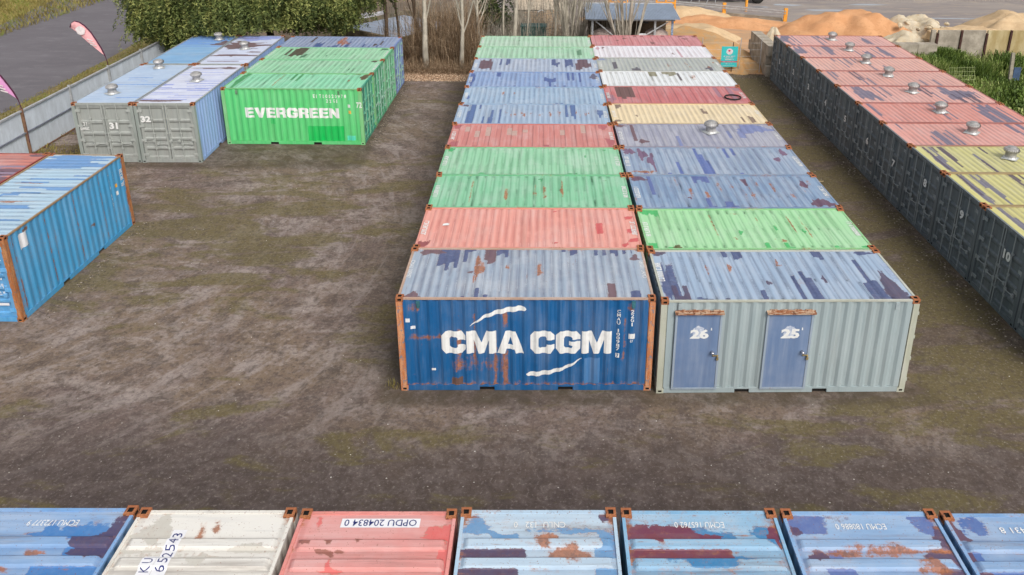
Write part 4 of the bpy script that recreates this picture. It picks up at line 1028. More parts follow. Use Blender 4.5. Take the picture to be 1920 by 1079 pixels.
for k, (lb, rc, dcx, pt) in enumerate((
    ('mint green roofed container directly behind the one with block capitals', lin(140, 214, 164), lin(74, 160, 116), [('b', 0, .72, .35, .008, .06), ('b', 0, .78, .3, .01, .08), ('b', 1, .93, .93, .03, .07), ('e', 0, 0, .2, .04)]),
    ('mint green roofed container with dark brown bars, third in the green block', lin(146, 216, 166), lin(96, 176, 128), [('s', 1, .15, .28, .3, .97, .8, .1), ('s', 0, .26, .34, .1, .3, .6), ('b', 0, .5, .3, .01, .05), ('b', 0, .93, .9, .03, .1)]),
    ('grey blue roofed container at the back of the green block', lin(140, 160, 196), lin(120, 140, 190), [('s', 1, .18, .24, .4, 1, .4), ('s', 0, .3, .9, 0, .3, .35, .3), ('b', 2, .5, .6, .04, .3), ('b', 2, .55, .4, .03, .2), ('s', 1, .8, .9, .2, .5, .4)])), 1):
    c = container(lb, E_(k), er, rc, sc(dcx, .9), 'fine' if k == 3 else 'mid', pt, 410 + k, rust=.2 if k < 3 else .3, fade=.3, second=lin(60, 110, 80) if k < 3 else lin(56, 80, 130), third=lin(72, 62, 54),
                  doors=3, doorcol=dcx, rodcol=lin(148, 186, 168), side_rust=.2, group=EG, rails=steel('rail_paint', sc(rc, .75), rust=.58, fade=.3, streak=(.8, 3, 3), dirt=.4))
    if k < 3: faded_number(c, 1, .7, 1.8, 420 + k, h=.13); faded_number(c, 0, .7, 1.8, 425 + k, h=.12)

# --- grey numbered pair with long pale roofs, two containers deep
FG = 'pale roofed containers along the fence'
frr = -math.pi / 2 + .0138
GD = lin(154, 158, 153)
for i, (num, lb, lb2, rc, rc2, sd) in enumerate((
    ('31', 'grey container numbered 31 with a pale blue roof, nearest the fence', 'blue roofed container behind number 31, its back under the tree', lin(176, 200, 226), lin(120, 178, 222), lin(150, 158, 150)),
    ('32', 'grey doored container numbered 32 with a white rust stained roof', 'white and rust roofed container behind number 32, under the tree', lin(214, 220, 238), lin(206, 216, 238), lin(146, 172, 218)))):
    x0 = -15.729 + i * 2.487
    for k in range(2):
        y0 = 14.454 + k * (L + .04) + L
        if i == 0: pt = [('s', 0, .2, .9, .3, .8, .12, .6), ('e', 0, 1, .15, .1)] if k == 0 else [('s', 0, .05, .5, .0, .9, .5, .6), ('b', 0, .08, .5, .14, .8, .9), ('b', 1, .3, .9, .08, .16)]
        else: pt = [('s', 1, .86, .97, .02, .55, .5, .3), ('s', 0, .1, .95, .0, .5, .3, .5), ('b', 1, .93, .35, .02, .25), ('b', 1, .1, .4, .02, .3), ('b', 1, .1, .8, .03, .2), ('s', 0, .3, .9, .5, 1, .2, .4)] if k == 0 else [('b', 1, .34, .35, .13, .5), ('b', 1, .7, .5, .03, .3), ('b', 1, .6, .8, .02, .2), ('s', 1, .1, .9, .2, .8, .15, .5), ('b', 0, .08, .5, .1, .6)]
        c = container(lb if k == 0 else lb2, (x0 - .002 * k, y0), frr, rc if k == 0 else rc2, sd if i else lin(150, 158, 150), 'fine', pt, 500 + i * 10 + k, rust=.16 if i == 0 else .30, fade=.3,
                      second=lin(110, 150, 206) if i == 0 else lin(136, 150, 206), third=lin(104, 82, 82), doors=3 if i == 0 else 5, doorcol=GD, side_rust=.10, group=FG,
                      rails=steel('rail_paint', lin(150, 156, 160), rust=.35, fade=.3, streak=(.8, 3, 3), dirt=.4), post=steel('grey_post', lin(142, 150, 144), rust=.08, fade=.2, streak=SIDE_ST))
        if k == 0:
            if i == 0:
                door_text(c, '31', 1.36, 1.70, 1.45, 1.74, .05, depth=-.034)
                decal('chalk_scrawl', fit(strokes(5, 3), .18, .55, 1.42, 1.54), lambda a, b: (L - .036, a, b), M_WHITE, c)
                door_text(c, '31', .32, .47, 1.60, 1.76, .02, depth=-.036); door_text(c, '-', .5, .60, 1.67, 1.69, .02, depth=-.036)
            else: door_text(c, '32', .20, .60, 1.76, 2.03, .05, depth=-.034)
for x, y, lb in ((-14.68, 15.85, 'silver turbine vent at the front of the pale blue roof over door 31'), (-14.59, 19.9, 'silver turbine vent further back on the pale blue roof over door 31'),
                 (-11.96, 17.8, 'silver turbine vent at the front of the white rusty roof'), (-11.91, 23.6, 'silver turbine vent by the brown rust patch at the back of the white roof'),
                 (-14.0, 25.6, 'silver turbine vent half hidden under the overhanging foliage')):
    vent(x, y, lb, s=1.15)

# --- dark numbered row on the right, doors towards the left
GG = 'dark fronted numbered containers on the right'
DARK = lin(98, 107, 112)
gx, gy, gr_ = 16.4313, 27.3277, -.0048
PINK = [lin(232, 166, 152), lin(232, 164, 148), lin(234, 170, 150), lin(228, 162, 144), lin(232, 164, 148), lin(228, 142, 124), lin(230, 154, 138)]
YEL = [lin(206, 200, 110), lin(208, 200, 98), lin(206, 198, 100), lin(206, 198, 100)]
NUMZ = [1.42, 1.52, 1.45, 1.45, 1.50, 1.42, 1.45, 1.75, 1.76, 1.73]
GLAB = ['pink roofed container at the far end by the block wall, door number one', 'pink roofed container with the number two on its dark doors', 'pink roofed container with the number three on its dark doors', 'pink roofed container with the number four on its dark doors',
        'pink roofed container with a wide slate patch and the number five on its doors', 'salmon roofed container with the number six on its dark doors', 'salmon roofed container touching the yellow roofs, number seven on its doors',
        'yellow roofed container with a silver vent, number eight on its dark doors', 'yellow roofed container without a vent, number nine on its dark doors', 'yellow roofed container at the right edge, number ten on its dark doors', 'dark doored container at the right edge, nearest the camera in its row']
for k in range(11):
    y1 = gy - k * 2.4771 + .01
    rc = PINK[k] if k < 7 else YEL[k - 7]
    rng = random.Random(600 + k); pt = []
    for q in range(4):
        u = rng.uniform(.05, .9); pt.append(('s', 0 if rng.random() < .7 else 1, u, u + rng.uniform(.06, .2), 0 if q % 2 else rng.uniform(.3, .6), rng.uniform(.35, .6) if q % 2 else 1, .34, .4))
    pt.append(('s', 0, .88, .97, 0, .5, .5, .3))
    if k == 4: pt += [('b', 0, .20, .45, .10, .35), ('b', 0, .86, .45, .07, .45), ('s', 0, .02, .1, .2, .9, .8, .2)]
    if k == 5: pt += [('s', 0, .03, .22, .1, .9, .6, .3)]
    if k in (0, 1): pt += [('b', 0, .22, .5, .03, .5), ('b', 0, .95, .4, .03, .3)]
    if k in (7, 8, 9): pt += [('b', 0, .93, .6, .02, .35), ('s', 0, .80, .95, .3, 1, .4, .3), ('s', 1, .45, .75, 0, .4, .25, .3)]
    gx1 = gx + math.sin(gr_) * k * 2.4771 * -1 * -1
    c = container(GLAB[k], (gx + L + .0118 * k * 0 , y1), math.pi + gr_, rc, DARK, 'fine', pt, 610 + k, rust=.20, fade=.22, second=lin(104, 102, 122), third=lin(84, 76, 92),
                  doors=(3 if k < 7 else 5), doorcol=DARK, rodcol=lin(140, 147, 149), side_rust=.04, group=GG, rails=steel('rail_paint', lin(160, 100, 92) if k < 7 else lin(160, 140, 100), rust=.5, fade=.2, streak=(.8, 3, 3), dirt=.4),
                  post=steel('dark_post', DARK, rust=.06, fade=.1, streak=SIDE_ST), cast=CASTM if k % 2 else None)
    if k < 10:
        s_ = str(k + 1); ww = .24 if len(s_) == 1 else .36; yc = 1.44 if len(s_) == 1 else 1.50
        if s_ == '1': ww = .12
        z0 = NUMZ[k] - .14
        door_text(c, s_, yc - ww / 2, yc + ww / 2, z0, z0 + .30, .05, depth=-.028)
for i, (x, y) in enumerate([(19.35, 26.35), (19.41, 23.93), (19.32, 21.45), (19.45, 19.1), (19.42, 16.5), (19.35, 13.8), (19.37, 11.4), (19.36, 8.85)]):
    nm = ['farthest silver turbine vent of the pink roofs', 'silver turbine vent, second from the far end of the pink roofs', 'silver turbine vent, third from the far end of the pink roofs', 'silver turbine vent, fourth from the far end of the pink roofs',
          'silver turbine vent on the pink roof with the wide slate patch', 'silver turbine vent on the salmon roof, second before the yellow roofs', 'silver turbine vent on the salmon roof that touches the yellow roofs', 'silver turbine vent on the yellow roof'][i]
    vent(x, y, nm, s=1.2)

# ================================================================== FENCE, FLAGS
M_SHEET = plain('zincalume_sheet', lin(196, 204, 212), .5, .15, .12, 3, .05, stretch=(1, 1, .3))
M_GALV = plain('galvanised_steel', lin(190, 192, 194), .5, .3, .15, 4)
M_RPOST = plain('rust_brown_steel', lin(140, 106, 84), .8, 0, .3, 6)
fe = thing('corrugated_fence', 'grey corrugated steel fence between the yard and the road', 'fence', (-18.2, 0, 0))
posts = [-6.4, -2.8, .8, 4.4, 8.0, 11.7, 15.2, 18.65, 22.05, 25.4, 28.9, 32.4]
for i in range(len(posts) - 1):
    y0, y1 = posts[i], posts[i + 1]; n = int((y1 - y0 - .12) / .038); V = []; F = []
    for k in range(n + 1):
        y = y0 + .06 + (y1 - y0 - .12) * k / n
        x = .012 * (1 if k % 2 else -1) - .02
        V += [(x, y, .07), (x, y, 1.96)]
    for k in range(n): F.append((2 * k, 2 * k + 2, 2 * k + 3, 2 * k + 1))
    me = bpy.data.meshes.new('fence_sheet'); me.from_pydata(V, [], F); me.materials.append(M_SHEET); link('fence_sheet', me, fe)
    b = MB(); b.box(-.045, .045, y0 + .04, y1 - .04, 1.95, 2.02); b.build('top_rail', M_GALV, fe)
    b = MB(); b.box(-.006, .035, y0 + .04, y1 - .04, 1.00, 1.06); b.build('middle_rail', plain('rail_grey', lin(128, 134, 146), .6) if i == 0 else bpy.data.materials['rail_grey'], fe)
    b = MB(); b.box(-.006, .030, y0 + .04, y1 - .04, .03, .075); b.build('bottom_rail', M_RPOST, fe)
for i, y in enumerate(posts):
    b = MB(); b.box(-.035, .06, y - .035, y + .035, 0, 2.06); b.box(-.05, .07, y - .05, y + .05, 2.06, 2.075)
    b.build('post', M_RPOST if i in (6,) else M_GALV, fe)

M_PINK = plain('pink_flag_cloth', lin(238, 176, 180), .8, 0, .06, 2, .05); M_MAR = plain('maroon_hem', lin(78, 34, 58), .8, 0, .1, 4, 0)
M_LOGOW = plain('pale_print', lin(228, 218, 218), .8, 0, .15, 9, 0); M_PK2 = plain('violet_pink_cloth', lin(214, 150, 196), .8, 0, .06, 2, .05)
def flag(y, label, cloth, hs_=1.0):
    t = thing('feather_flag', label, 'flag', (-18.16, y, 0), 0, 'feather flags on the fence')
    PP = [(0, 1.3), (0, 1.8), (-.02, 2.2), (-.07, 2.55), (-.19, 2.95), (-.36, 3.35), (-.55, 3.75), (-.80, 4.08), (-1.03, 4.26), (-1.25, 4.30), (-1.40, 4.20)]
    pole = [(x, 0, 2.2 + (z - 2.2) * hs_) for x, z in PP]
    b = MB(); b.tube([(.02, 0, .6)] + pole[:4], .018, 6); b.build('pole', M_MAR, t)
    top = pole[-1]
    b = MB()
    outer = pole[3:]
    tip = (top[0] - .12, 0, top[2] - .20)
    outer = outer + [tip]
    base = pole[3]; n = len(outer); V = []; F = []
    inner = [(base[0] + (tip[0] - base[0]) * (k / (n - 1)) ** 1.0, .0, base[2] + (tip[2] - base[2]) * (k / (n - 1)) ** 1.0) for k in range(n)]
    for k in range(n):
        for j in range(5):
            q = j / 4; V.append((outer[k][0] * (1 - q) + inner[k][0] * q, .05 * math.sin(q * 3 + k * .7) * (k / n), outer[k][2] * (1 - q) + inner[k][2] * q))
    for k in range(n - 1):
        for j in range(4): a = k * 5 + j; F.append((a, a + 5, a + 6, a + 1))
    me = bpy.data.meshes.new('flag_cloth'); me.from_pydata(V, [], F); me.materials.append(cloth); o = link('flag_cloth', me, t)
    b = MB(); b.tube([(p_[0], p_[1] - .005, p_[2]) for p_ in outer], .030, 6); b.build('hem', M_MAR, t)
    cx, cz = (outer[-4][0] + inner[-4][0]) / 2, (outer[-4][2] + inner[-4][2]) / 2
    V = [(cx + .23 * math.cos(a) * (1 + .12 * math.sin(5 * a)), -.075, cz + .22 * math.sin(a)) for a in np.linspace(0, 2 * math.pi, 21)[:-1]]
    me = bpy.data.meshes.new('emblem'); me.from_pydata(V, [], [tuple(range(20))]); me.materials.append(M_LOGOW); link('emblem', me, o)
    b = MB()
    for q in range(3):
        zc = cz - .50 - q * .13; xc = cx + .36 + q * .07; b.quad([(xc - .16, -.06, zc + .05), (xc + .12, -.06, zc - .04), (xc + .14, -.06, zc + .01), (xc - .14, -.06, zc + .10)])
    tag(b.build('faded_lettering', M_LOGOW, o), kind='stuff')
flag(22.05, 'pink feather flag with a pale emblem on the fence by the vents', M_PINK)
flag(15.2, 'violet pink feather flag at the left edge above the fence', M_PK2, .84)

# ================================================================== VEGETATION
def leaf_mat(name, c1, c2, c3):
    m, n, p = base_mat(name)
    at = n.new('ShaderNodeAttribute', attribute_name='tint')
    c = n.mix(n.step(at.outputs['Fac'], .1, .55), c1, c2); c = n.mix(n.step(at.outputs['Fac'], .6, .95), c, c3)
    n.l.new(c, p.inputs['Base Color']); p.inputs['Roughness'].default_value = .6; p.inputs['Specular IOR Level'].default_value = .25
    return m
M_LEAF = leaf_mat('pepper_tree_leaves', lin(62, 74, 38), lin(104, 116, 62), lin(146, 148, 84))
M_LEAFD = leaf_mat('dark_conifer_leaves', lin(40, 54, 30), lin(70, 84, 44), lin(96, 104, 60))
M_CANE = leaf_mat('dry_canes', lin(96, 76, 58), lin(142, 118, 92), lin(176, 156, 130))
M_GREYC = leaf_mat('grey_twigs', lin(112, 104, 94), lin(146, 138, 126), lin(180, 174, 160))
M_GRASS = leaf_mat('green_weeds', lin(70, 90, 36), lin(108, 130, 58), lin(150, 158, 96))
M_DRYG = leaf_mat('dry_grass', lin(110, 100, 52), lin(140, 128, 70), lin(112, 120, 52))
M_BARK = plain('pale_bark', lin(186, 178, 162), .85, 0, .35, 3, .4, stretch=(1, 1, .4)); M_BARKD = plain('dark_bark', lin(104, 88, 74), .9, 0, .35, 3, .4, stretch=(1, 1, .4))

def quads_mesh(name, C, U, Vv, tint, mat):
    """many small two-sided quads: centre, half-vectors"""
    n = len(C); P = np.empty((n, 4, 3))
    P[:, 0] = C - U - Vv; P[:, 1] = C + U - Vv; P[:, 2] = C + U + Vv; P[:, 3] = C - U + Vv
    me = bpy.data.meshes.new(name); me.vertices.add(4 * n); me.vertices.foreach_set('co', P.astype(np.float32).ravel())
    me.loops.add(4 * n); me.loops.foreach_set('vertex_index', np.arange(4 * n, dtype=np.int32))
    me.polygons.add(n); me.polygons.foreach_set('loop_start', np.arange(0, 4 * n, 4, dtype=np.int32)); me.polygons.foreach_set('loop_total', np.full(n, 4, dtype=np.int32))
    me.update(calc_edges=True); attr_mesh(me, 'tint', 'FLOAT', np.repeat(tint, 4)); me.materials.append(mat); return me

def drooping_crown(lobes, n_clump, per, seed, zmin=1.2, leaf=(.085, .024), mat=None, droop=1.0):
    rg = np.random.default_rng(seed); C = []; U = []; Vv = []; T = []
    wts = np.array([l[3] * l[4] for l in lobes]); wts = wts / wts.sum()
    for q in range(n_clump):
        cx, cy, cz, rx, ry, rz = lobes[rg.choice(len(lobes), p=wts)]
        d = rg.normal(size=3); d[1] -= .35; d /= np.linalg.norm(d); r = rg.uniform(.72, 1.0) if rg.random() < .85 else rg.uniform(.3, .7)
        c0 = np.array([cx, cy, cz]) + d * np.array([rx, ry, rz]) * r
        tc = rg.uniform(.0, .95)
        for s_ in range(per):
            p = c0 + rg.normal(size=3) * np.array([.36, .36, .26]); L_ = rg.uniform(.35, 1.15) * droop; n = int(L_ / .075)
            out = (p - np.array([cx, cy, cz])); out[2] = 0; out /= (np.linalg.norm(out) + 1e-6)
            k = np.arange(n)[:, None] * .075
            pts = p + out * (.35 * (1 - np.exp(-k * 1.5))) + np.array([0, 0, -1.0]) * (k ** 1.15) * .9 + rg.normal(size=(n, 3)) * .035
            pts = pts[pts[:, 2] > zmin]
            if not len(pts): continue
            m = len(pts); a = rg.uniform(0, 2 * math.pi, m)
            u = np.stack([np.cos(a) * .9, np.sin(a) * .9, -rg.uniform(.0, 1.1, m)], 1); u /= np.linalg.norm(u, axis=1)[:, None]
            w_ = rg.normal(size=(m, 3)); w_ -= u * (w_ * u).sum(1)[:, None]; w_ /= np.linalg.norm(w_, axis=1)[:, None]
            C.append(pts); U.append(u * leaf[0]); Vv.append(w_ * leaf[1]); T.append(np.clip(tc + rg.normal(size=m) * .18, 0, 1))
    return quads_mesh('crown', np.concatenate(C), np.concatenate(U), np.concatenate(Vv), np.concatenate(T), mat or M_LEAF)

def limbs(b, p0, targets, r0, rnd):
    for t in targets:
        mid = [(p0[i] * .5 + t[i] * .5 + (rnd.uniform(-.3, .3) if i < 2 else .4)) for i in range(3)]
        b.tube([p0, mid, t], [r0 * .6, r0 * .4, r0 * .12], 6)
def leafy(label, base, lobes, nc, per, seed, group='leafy trees behind the containers', zmin=1.2, th=2.2, r0=.28, mat=None, droop=1.0, leaf=(.085, .024)):
    t = thing('drooping_tree', label, 'tree', (base[0], base[1], 0), 0, group); rnd = random.Random(seed)
    lob = [(a - base[0], b_ - base[1], c_2, d, e, f) for a, b_, c_2, d, e, f in lobes]
    b = MB(); b.tube([(0, 0, -.05), (.08, .05, th * .5), (.0, .1, th)], [r0, r0 * .8, r0 * .7], 10); b.build('trunk', M_BARKD, t, True)
    for l in lob:
        for q in range(3):
            b = MB(); limbs(b, (0, .1, th - .1), [(l[0] + rnd.uniform(-.6, .6) * l[3], l[1] + rnd.uniform(-.5, .5) * l[4], l[2] + rnd.uniform(-.1, .4) * l[5])], r0, rnd); b.build('branch', M_BARKD, t, True)
    link('crown', drooping_crown(lob, nc, per, seed, zmin, mat=mat, droop=droop, leaf=leaf), t)
    return t
leafy('drooping green tree by the road, its left side hanging over the fence', (-18.2, 32.0), [(-17.9, 29.8, 3.7, 2.5, 2.5, 2.4), (-16.0, 29.0, 4.4, 2.4, 2.8, 2.8)], 300, 36, 1, zmin=1.1, leaf=(.075, .020))
leafy('drooping green tree whose foliage touches the pale blue container roof', (-13.2, 31.0), [(-14.0, 28.6, 4.3, 2.4, 2.8, 2.4), (-11.6, 29.6, 4.6, 2.6, 2.8, 2.7)], 300, 36, 2, zmin=2.70, leaf=(.075, .020))
leafy('drooping olive green tree behind the grey blue container roof', (-9.6, 32.4), [(-9.9, 30.6, 4.4, 2.4, 2.6, 2.5), (-8.5, 31.6, 5.2, 1.9, 2.2, 2.3)], 260, 36, 3, zmin=2.0, leaf=(.075, .020))
leafy('thin tree with a small drooping crown in front of the concrete tank', (-6.55, 33.0), [(-6.5, 33.0, 5.6, 1.3, 1.4, 2.0)], 46, 10, 4, zmin=2.4, th=4.2, r0=.15)
t = thing('conifer_shrub', 'dark green shrub between the bare trunks', 'shrub', (.2, 34, 0)); b = MB(); b.tube([(0, 0, 0), (0, 0, 3.5)], [.1, .03], 6); b.build('trunk', M_BARKD, t)
link('crown', drooping_crown([(0, 0, 2.3, .75, .8, 2.2)], 110, 8, 9, .3, (.06, .03), M_LEAFD, .5), t)

def bare_tree(label, base, h, r0, seed, nb, lean=(0, 0), bark=None, group='bare trees behind the containers', spread=.35, fan=0, first=.25):
    t = thing('bare_tree', label, 'tree', (base[0], base[1], 0), 0, group); rnd = random.Random(seed); bark = bark or M_BARK
    def axis(s_): return Vector((lean[0] * s_ * h + .10 * math.sin(s_ * 5 + seed), lean[1] * s_ * h + .08 * math.cos(s_ * 4 + seed), s_ * h))
    b = MB(); b.tube([axis(k / 9) for k in range(10)], [r0 * (1 - .8 * k / 9) * (1.15 if k == 0 else 1) for k in range(10)], 9); b.build('trunk', bark, t, True)
    for q in range(nb):
        s0 = rnd.uniform(first, .85); p = axis(s0); a = rnd.uniform(0, 2 * math.pi); ln = h * (1 - s0) * rnd.uniform(.45, .85); sp = spread * rnd.uniform(.6, 1.4)
        if fan and q < fan: s0 = .03; p = axis(s0); ln = h * rnd.uniform(.6, .95); sp = spread * rnd.uniform(.3, 1.1)
        pts = []; b = MB()
        for k in range(6):
            z = k / 5; pts.append(p + Vector((math.cos(a) * sp * ln * (z ** .8), math.sin(a) * sp * ln * (z ** .8), ln * z)))
        rr = r0 * (.42 if not (fan and q < fan) else .55) * (1 - s0 * .5)
        b.tube(pts, [rr * (1 - .8 * k / 5) for k in range(6)], 5)
        for w_ in range(5):
            k = rnd.randint(1, 4); q0 = pts[k]; a2 = a + rnd.uniform(-1.4, 1.4); l2 = ln * rnd.uniform(.2, .45)
            b.tube([q0, q0 + Vector((math.cos(a2) * sp * l2 * .7, math.sin(a2) * sp * l2 * .7, l2 * .5)), q0 + Vector((math.cos(a2) * sp * l2 * 1.1, math.sin(a2) * sp * l2 * 1.1, l2))], [rr * .32, rr * .2, .006], 4)
        b.build('branch', bark, t)
    return t
BT = [('pale bare trunk standing left in the gap between the container blocks', (-3.42, 29.2), 8, .19, 11, 9, (-.03, 0)),
      ('slim pale bare tree beside the left column of the middle block', (-1.37, 29.1), 8, .14, 12, 10, (.0, 0)),
      ('brown leaning bare tree behind the pale one, nearest the concrete tank', (-4.6, 32.4), 8, .13, 13, 9, (-.02, 0)),
      ('dark bare trunk right in front of the concrete tank', (-5.9, 33.6), 8, .09, 14, 8, (-.01, 0)),
      ('bare tree just left of the dark green shrub', (-.55, 31.6), 8, .11, 15, 10, (.01, 0)),
      ('thin bare tree just right of the dark green shrub', (1.05, 32), 8, .08, 16, 10, (0, 0)),
      ('thick pale poplar trunk behind the sage green roof', (1.75, 32), 9, .17, 17, 12, (0, 0)),
      ('thin bare tree left of the green bin', (2.4, 32.4), 8, .07, 18, 9, (.01, 0)),
      ('bare poplar right of the green bin', (4.1, 32.2), 8, .10, 19, 12, (0, 0)),
      ]
for i, (lb, bs, h, r0, sd_, nb, ln) in enumerate(BT): bare_tree(lb, bs, h, r0, sd_, nb, ln, M_BARKD if i in (2, 3) else M_BARK)
bare_tree('many stemmed grey poplar left of the shed roof', (4.95, 32.0), 7.5, .12, 21, 22, (0, 0), spread=.22, fan=12)
bare_tree('bare poplar with upswept branches beside the shed', (5.7, 33.0), 7.5, .10, 22, 18, (.02, 0), spread=.25, fan=7)
bare_tree('large many stemmed bare poplar in front of the shed roof', (8.45, 28.9), 7.5, .14, 23, 18, (0, 0), spread=.34, fan=14)

def canes(name, regions, n, seed, mat, label=None):
    rg = np.random.default_rng(seed); C = []; U = []; Vv = []; T = []
    for x0, x1, y0, y1, h0, h1, wgt, bend in regions:
        m = int(n * wgt)
        for q in range(m):
            x = rg.uniform(x0, x1); y = rg.uniform(y0, y1); h = rg.uniform(h0, h1); a = rg.uniform(0, 6.283); bd = rg.exponential(bend); tt = rg.random(); wd = rg.uniform(.005, .013)
            p = np.array([x, y, 0.0]); seg = 5
            for k in range(seg):
                s0, s1 = k / seg, (k + 1) / seg
                f = lambda s_: np.array([x + math.cos(a) * bd * s_ ** 2 * h, y + math.sin(a) * bd * s_ ** 2 * h, h * s_ * (1 - .35 * min(bd, 1.3) * s_)])
                q0, q1 = f(s0), f(s1); d = (q1 - q0) / 2
                sd_ = np.array([math.sin(a + k), math.cos(a + k), .1]); C.append((q0 + q1) / 2); U.append(d); Vv.append(sd_ * wd * (1 - .5 * s0)); T.append(tt)
    me = quads_mesh(name, np.array(C), np.array(U), np.array(Vv), np.array(T), mat)
    return me
tag(link('brush_thicket', canes('brush_thicket', [(-4.6, -.4, 29.6, 33.5, 1.4, 3.8, .9, .34), (-4.9, -.5, 27.9, 29.2, .2, .9, .35, .8), (-7.5, -4.6, 30.5, 32.5, .6, 2.2, .12, .5)], 3200, 5, M_CANE)),
    'tangled thicket of dry brown canes between the container blocks', 'thicket', kind='stuff')
tag(link('grey_thicket', canes('grey_thicket', [(0, 8.4, 30.6, 34.5, 1.0, 3.4, 1, .15), (-.6, 1.5, 30, 33, 1.2, 2.6, .5, .5), (-7.5, 8, 34.5, 38, 2, 4.5, 1.4, .15)], 800, 6, M_GREYC)),
    'upright grey leafless suckers between the poplar trunks', 'thicket', kind='stuff')
def grass(name, regions, seed, mat):
    rg = np.random.default_rng(seed); C = []; U = []; Vv = []; T = []
    for fn, n, h, wd in regions:
        P = fn(rg, n); a = rg.uniform(0, 6.283, n); hh = h * rg.uniform(.4, 1.3, n)
        u = np.stack([np.cos(a) * hh * .25, np.sin(a) * hh * .25, hh * .5], 1); sdv = np.stack([np.sin(a) * wd, np.cos(a) * wd, np.zeros(n)], 1)
        C.append(P + u * .9); U.append(u); Vv.append(sdv)
        T.append(np.clip(.5 + .35 * np.sin(P[:, 0] * 1.7 + 2 * np.sin(P[:, 1] * .9)) + rg.normal(size=n) * .2, 0, 1))
    return quads_mesh(name, np.concatenate(C), np.concatenate(U), np.concatenate(Vv), np.concatenate(T), mat)
def rect(x0, x1, y0, y1): return lambda rg, n: np.stack([rg.uniform(x0, x1, n), rg.uniform(y0, y1, n), np.zeros(n)], 1)
def clumps(x0, x1, y0, y1, m, s_):
    def f(rg, n):
        c = np.stack([rg.uniform(x0, x1, m), rg.uniform(y0, y1, m)], 1); i = rg.integers(0, m, n); q = c[i] + rg.normal(size=(n, 2)) * s_
        return np.column_stack([q, np.zeros(n)])
    return f
tag(link('weeds', grass('weeds', [(rect(22.9, 36, 6, 31.5), 26000, .28, .022), (clumps(22.9, 34, 14, 26, 60, .35), 16000, .34, .05), (clumps(25, 35, 28, 31.4, 40, .4), 9000, .75, .016), (rect(27.4, 28.8, 30.4, 31.4), 2500, .8, .02)], 8, M_GRASS)),
    'green grass and leafy weeds to the right of the pink roofs', 'weeds', kind='stuff')
tag(link('verge_grass', grass('verge_grass', [(rect(-23.2, -18.4, 8, 40), 12000, .10, .014), (clumps(-19.6, -18.4, 14, 34, 50, .3), 5000, .16, .014), (lambda rg, n: np.stack([-33.4 - rg.random(n) * 16 - np.zeros(n), rg.uniform(24, 54, n), np.zeros(n)], 1), 14000, .3, .02)], 9, M_DRYG)),
    'short yellow green grass along both sides of the road', 'grass', kind='stuff')
tag(link('edge_weeds', grass('edge_weeds', [(clumps(-18.0, -16.2, 8, 16, 14, .5), 2500, .12, .012), (clumps(-.3, -.08, -.1, .3, 2, .06), 40, .14, .005)], 10, M_DRYG)), 'sparse grass tufts at the foot of containers and fence', 'grass', kind='stuff')

# loose stones, leaves and litter
def chips(name, pts, smin, smax, seed, mat):
    rg = np.random.default_rng(seed); n = len(pts); V = []; F = []
    for i, (x, y) in enumerate(pts):
        s_ = rg.uniform(smin, smax); a = rg.uniform(0, 6.28); b0 = len(V); z = .005
        for k in range(4):
            t_ = a + k * 1.5708 + rg.uniform(-.3, .3); V.append((x + s_ * math.cos(t_), y + s_ * math.sin(t_) * .8, z))
        V.append((x + s_ * .2, y, z + s_ * rg.uniform(.3, .8)))
        for k in range(4): F.append((b0 + k, b0 + (k + 1) % 4, b0 + 4))
    me = bpy.data.meshes.new(name); me.from_pydata(V, [], F); me.materials.append(mat)
    attr_mesh(me, 'tint', 'FLOAT', np.repeat(rg.random(n), 5)); return me
M_STONE = leaf_mat('pale_grit', lin(150, 142, 134), lin(186, 180, 172), lin(222, 218, 212)); M_STONE2 = leaf_mat('dark_gravel', lin(74, 66, 58), lin(108, 96, 84), lin(160, 148, 134))
M_DEADL = leaf_mat('dead_leaves', lin(120, 92, 70), lin(170, 140, 112), lin(208, 184, 158))
rg = np.random.default_rng(3)
yard = [(x, y) for x, y in zip(rg.uniform(-17, 16, 1500), rg.uniform(-6, 27, 1500)) if not (-.3 < x < 12.7 and y > -.5) and not (x < -4 and y > 14) and not (x < -10 and 2 < y < 9.4)]
tag(link('grit', chips('grit', yard, .008, .022, 1, M_STONE)), 'pale specks of grit scattered over the dark yard', 'grit', kind='stuff')
e1 = [(-4.25 + abs(rg.normal()) * .25 + (0 if 1 else 0), y) for y in rg.uniform(16.5, 27, 900)]
e2 = [(16.35 - abs(rg.normal()) * .35, y) for y in rg.uniform(0, 27.5, 1700)]
e3 = [(rg.uniform(12.4, 16.4), 27.9 + rg.normal() * .35) for _ in range(700)]
e4 = [(-10.55 + abs(rg.normal()) * .22, y) for y in rg.uniform(3, 9, 260)]
tag(link('gravel_edging', chips('gravel_edging', e1 + e2 + e3 + e4, .012, .04, 2, M_STONE2)), 'loose gravel gathered along the feet of the containers', 'gravel', kind='stuff')
lv = [(rg.uniform(-4.6, -.3), 26.6 + abs(rg.normal()) * 1.5) for _ in range(4200)] + [(rg.uniform(-12, 12), rg.uniform(28, 34)) for _ in range(3500)]
tag(link('leaf_litter', chips('leaf_litter', lv, .02, .055, 3, M_DEADL)), 'carpet of dead leaves under the bare trees', 'leaf litter', kind='stuff')
b = MB(); b.quad([(0, 0, .012), (.34, .03, .03), (.42, .16, .012), (.1, .13, .02)]); o = b.build('wood_scrap', plain('scrap', lin(190, 170, 130), .8)); o.location = (14.2, 12.6, 0); tag(o, 'pale flat scrap lying in the lane before the dark doors', 'scrap')

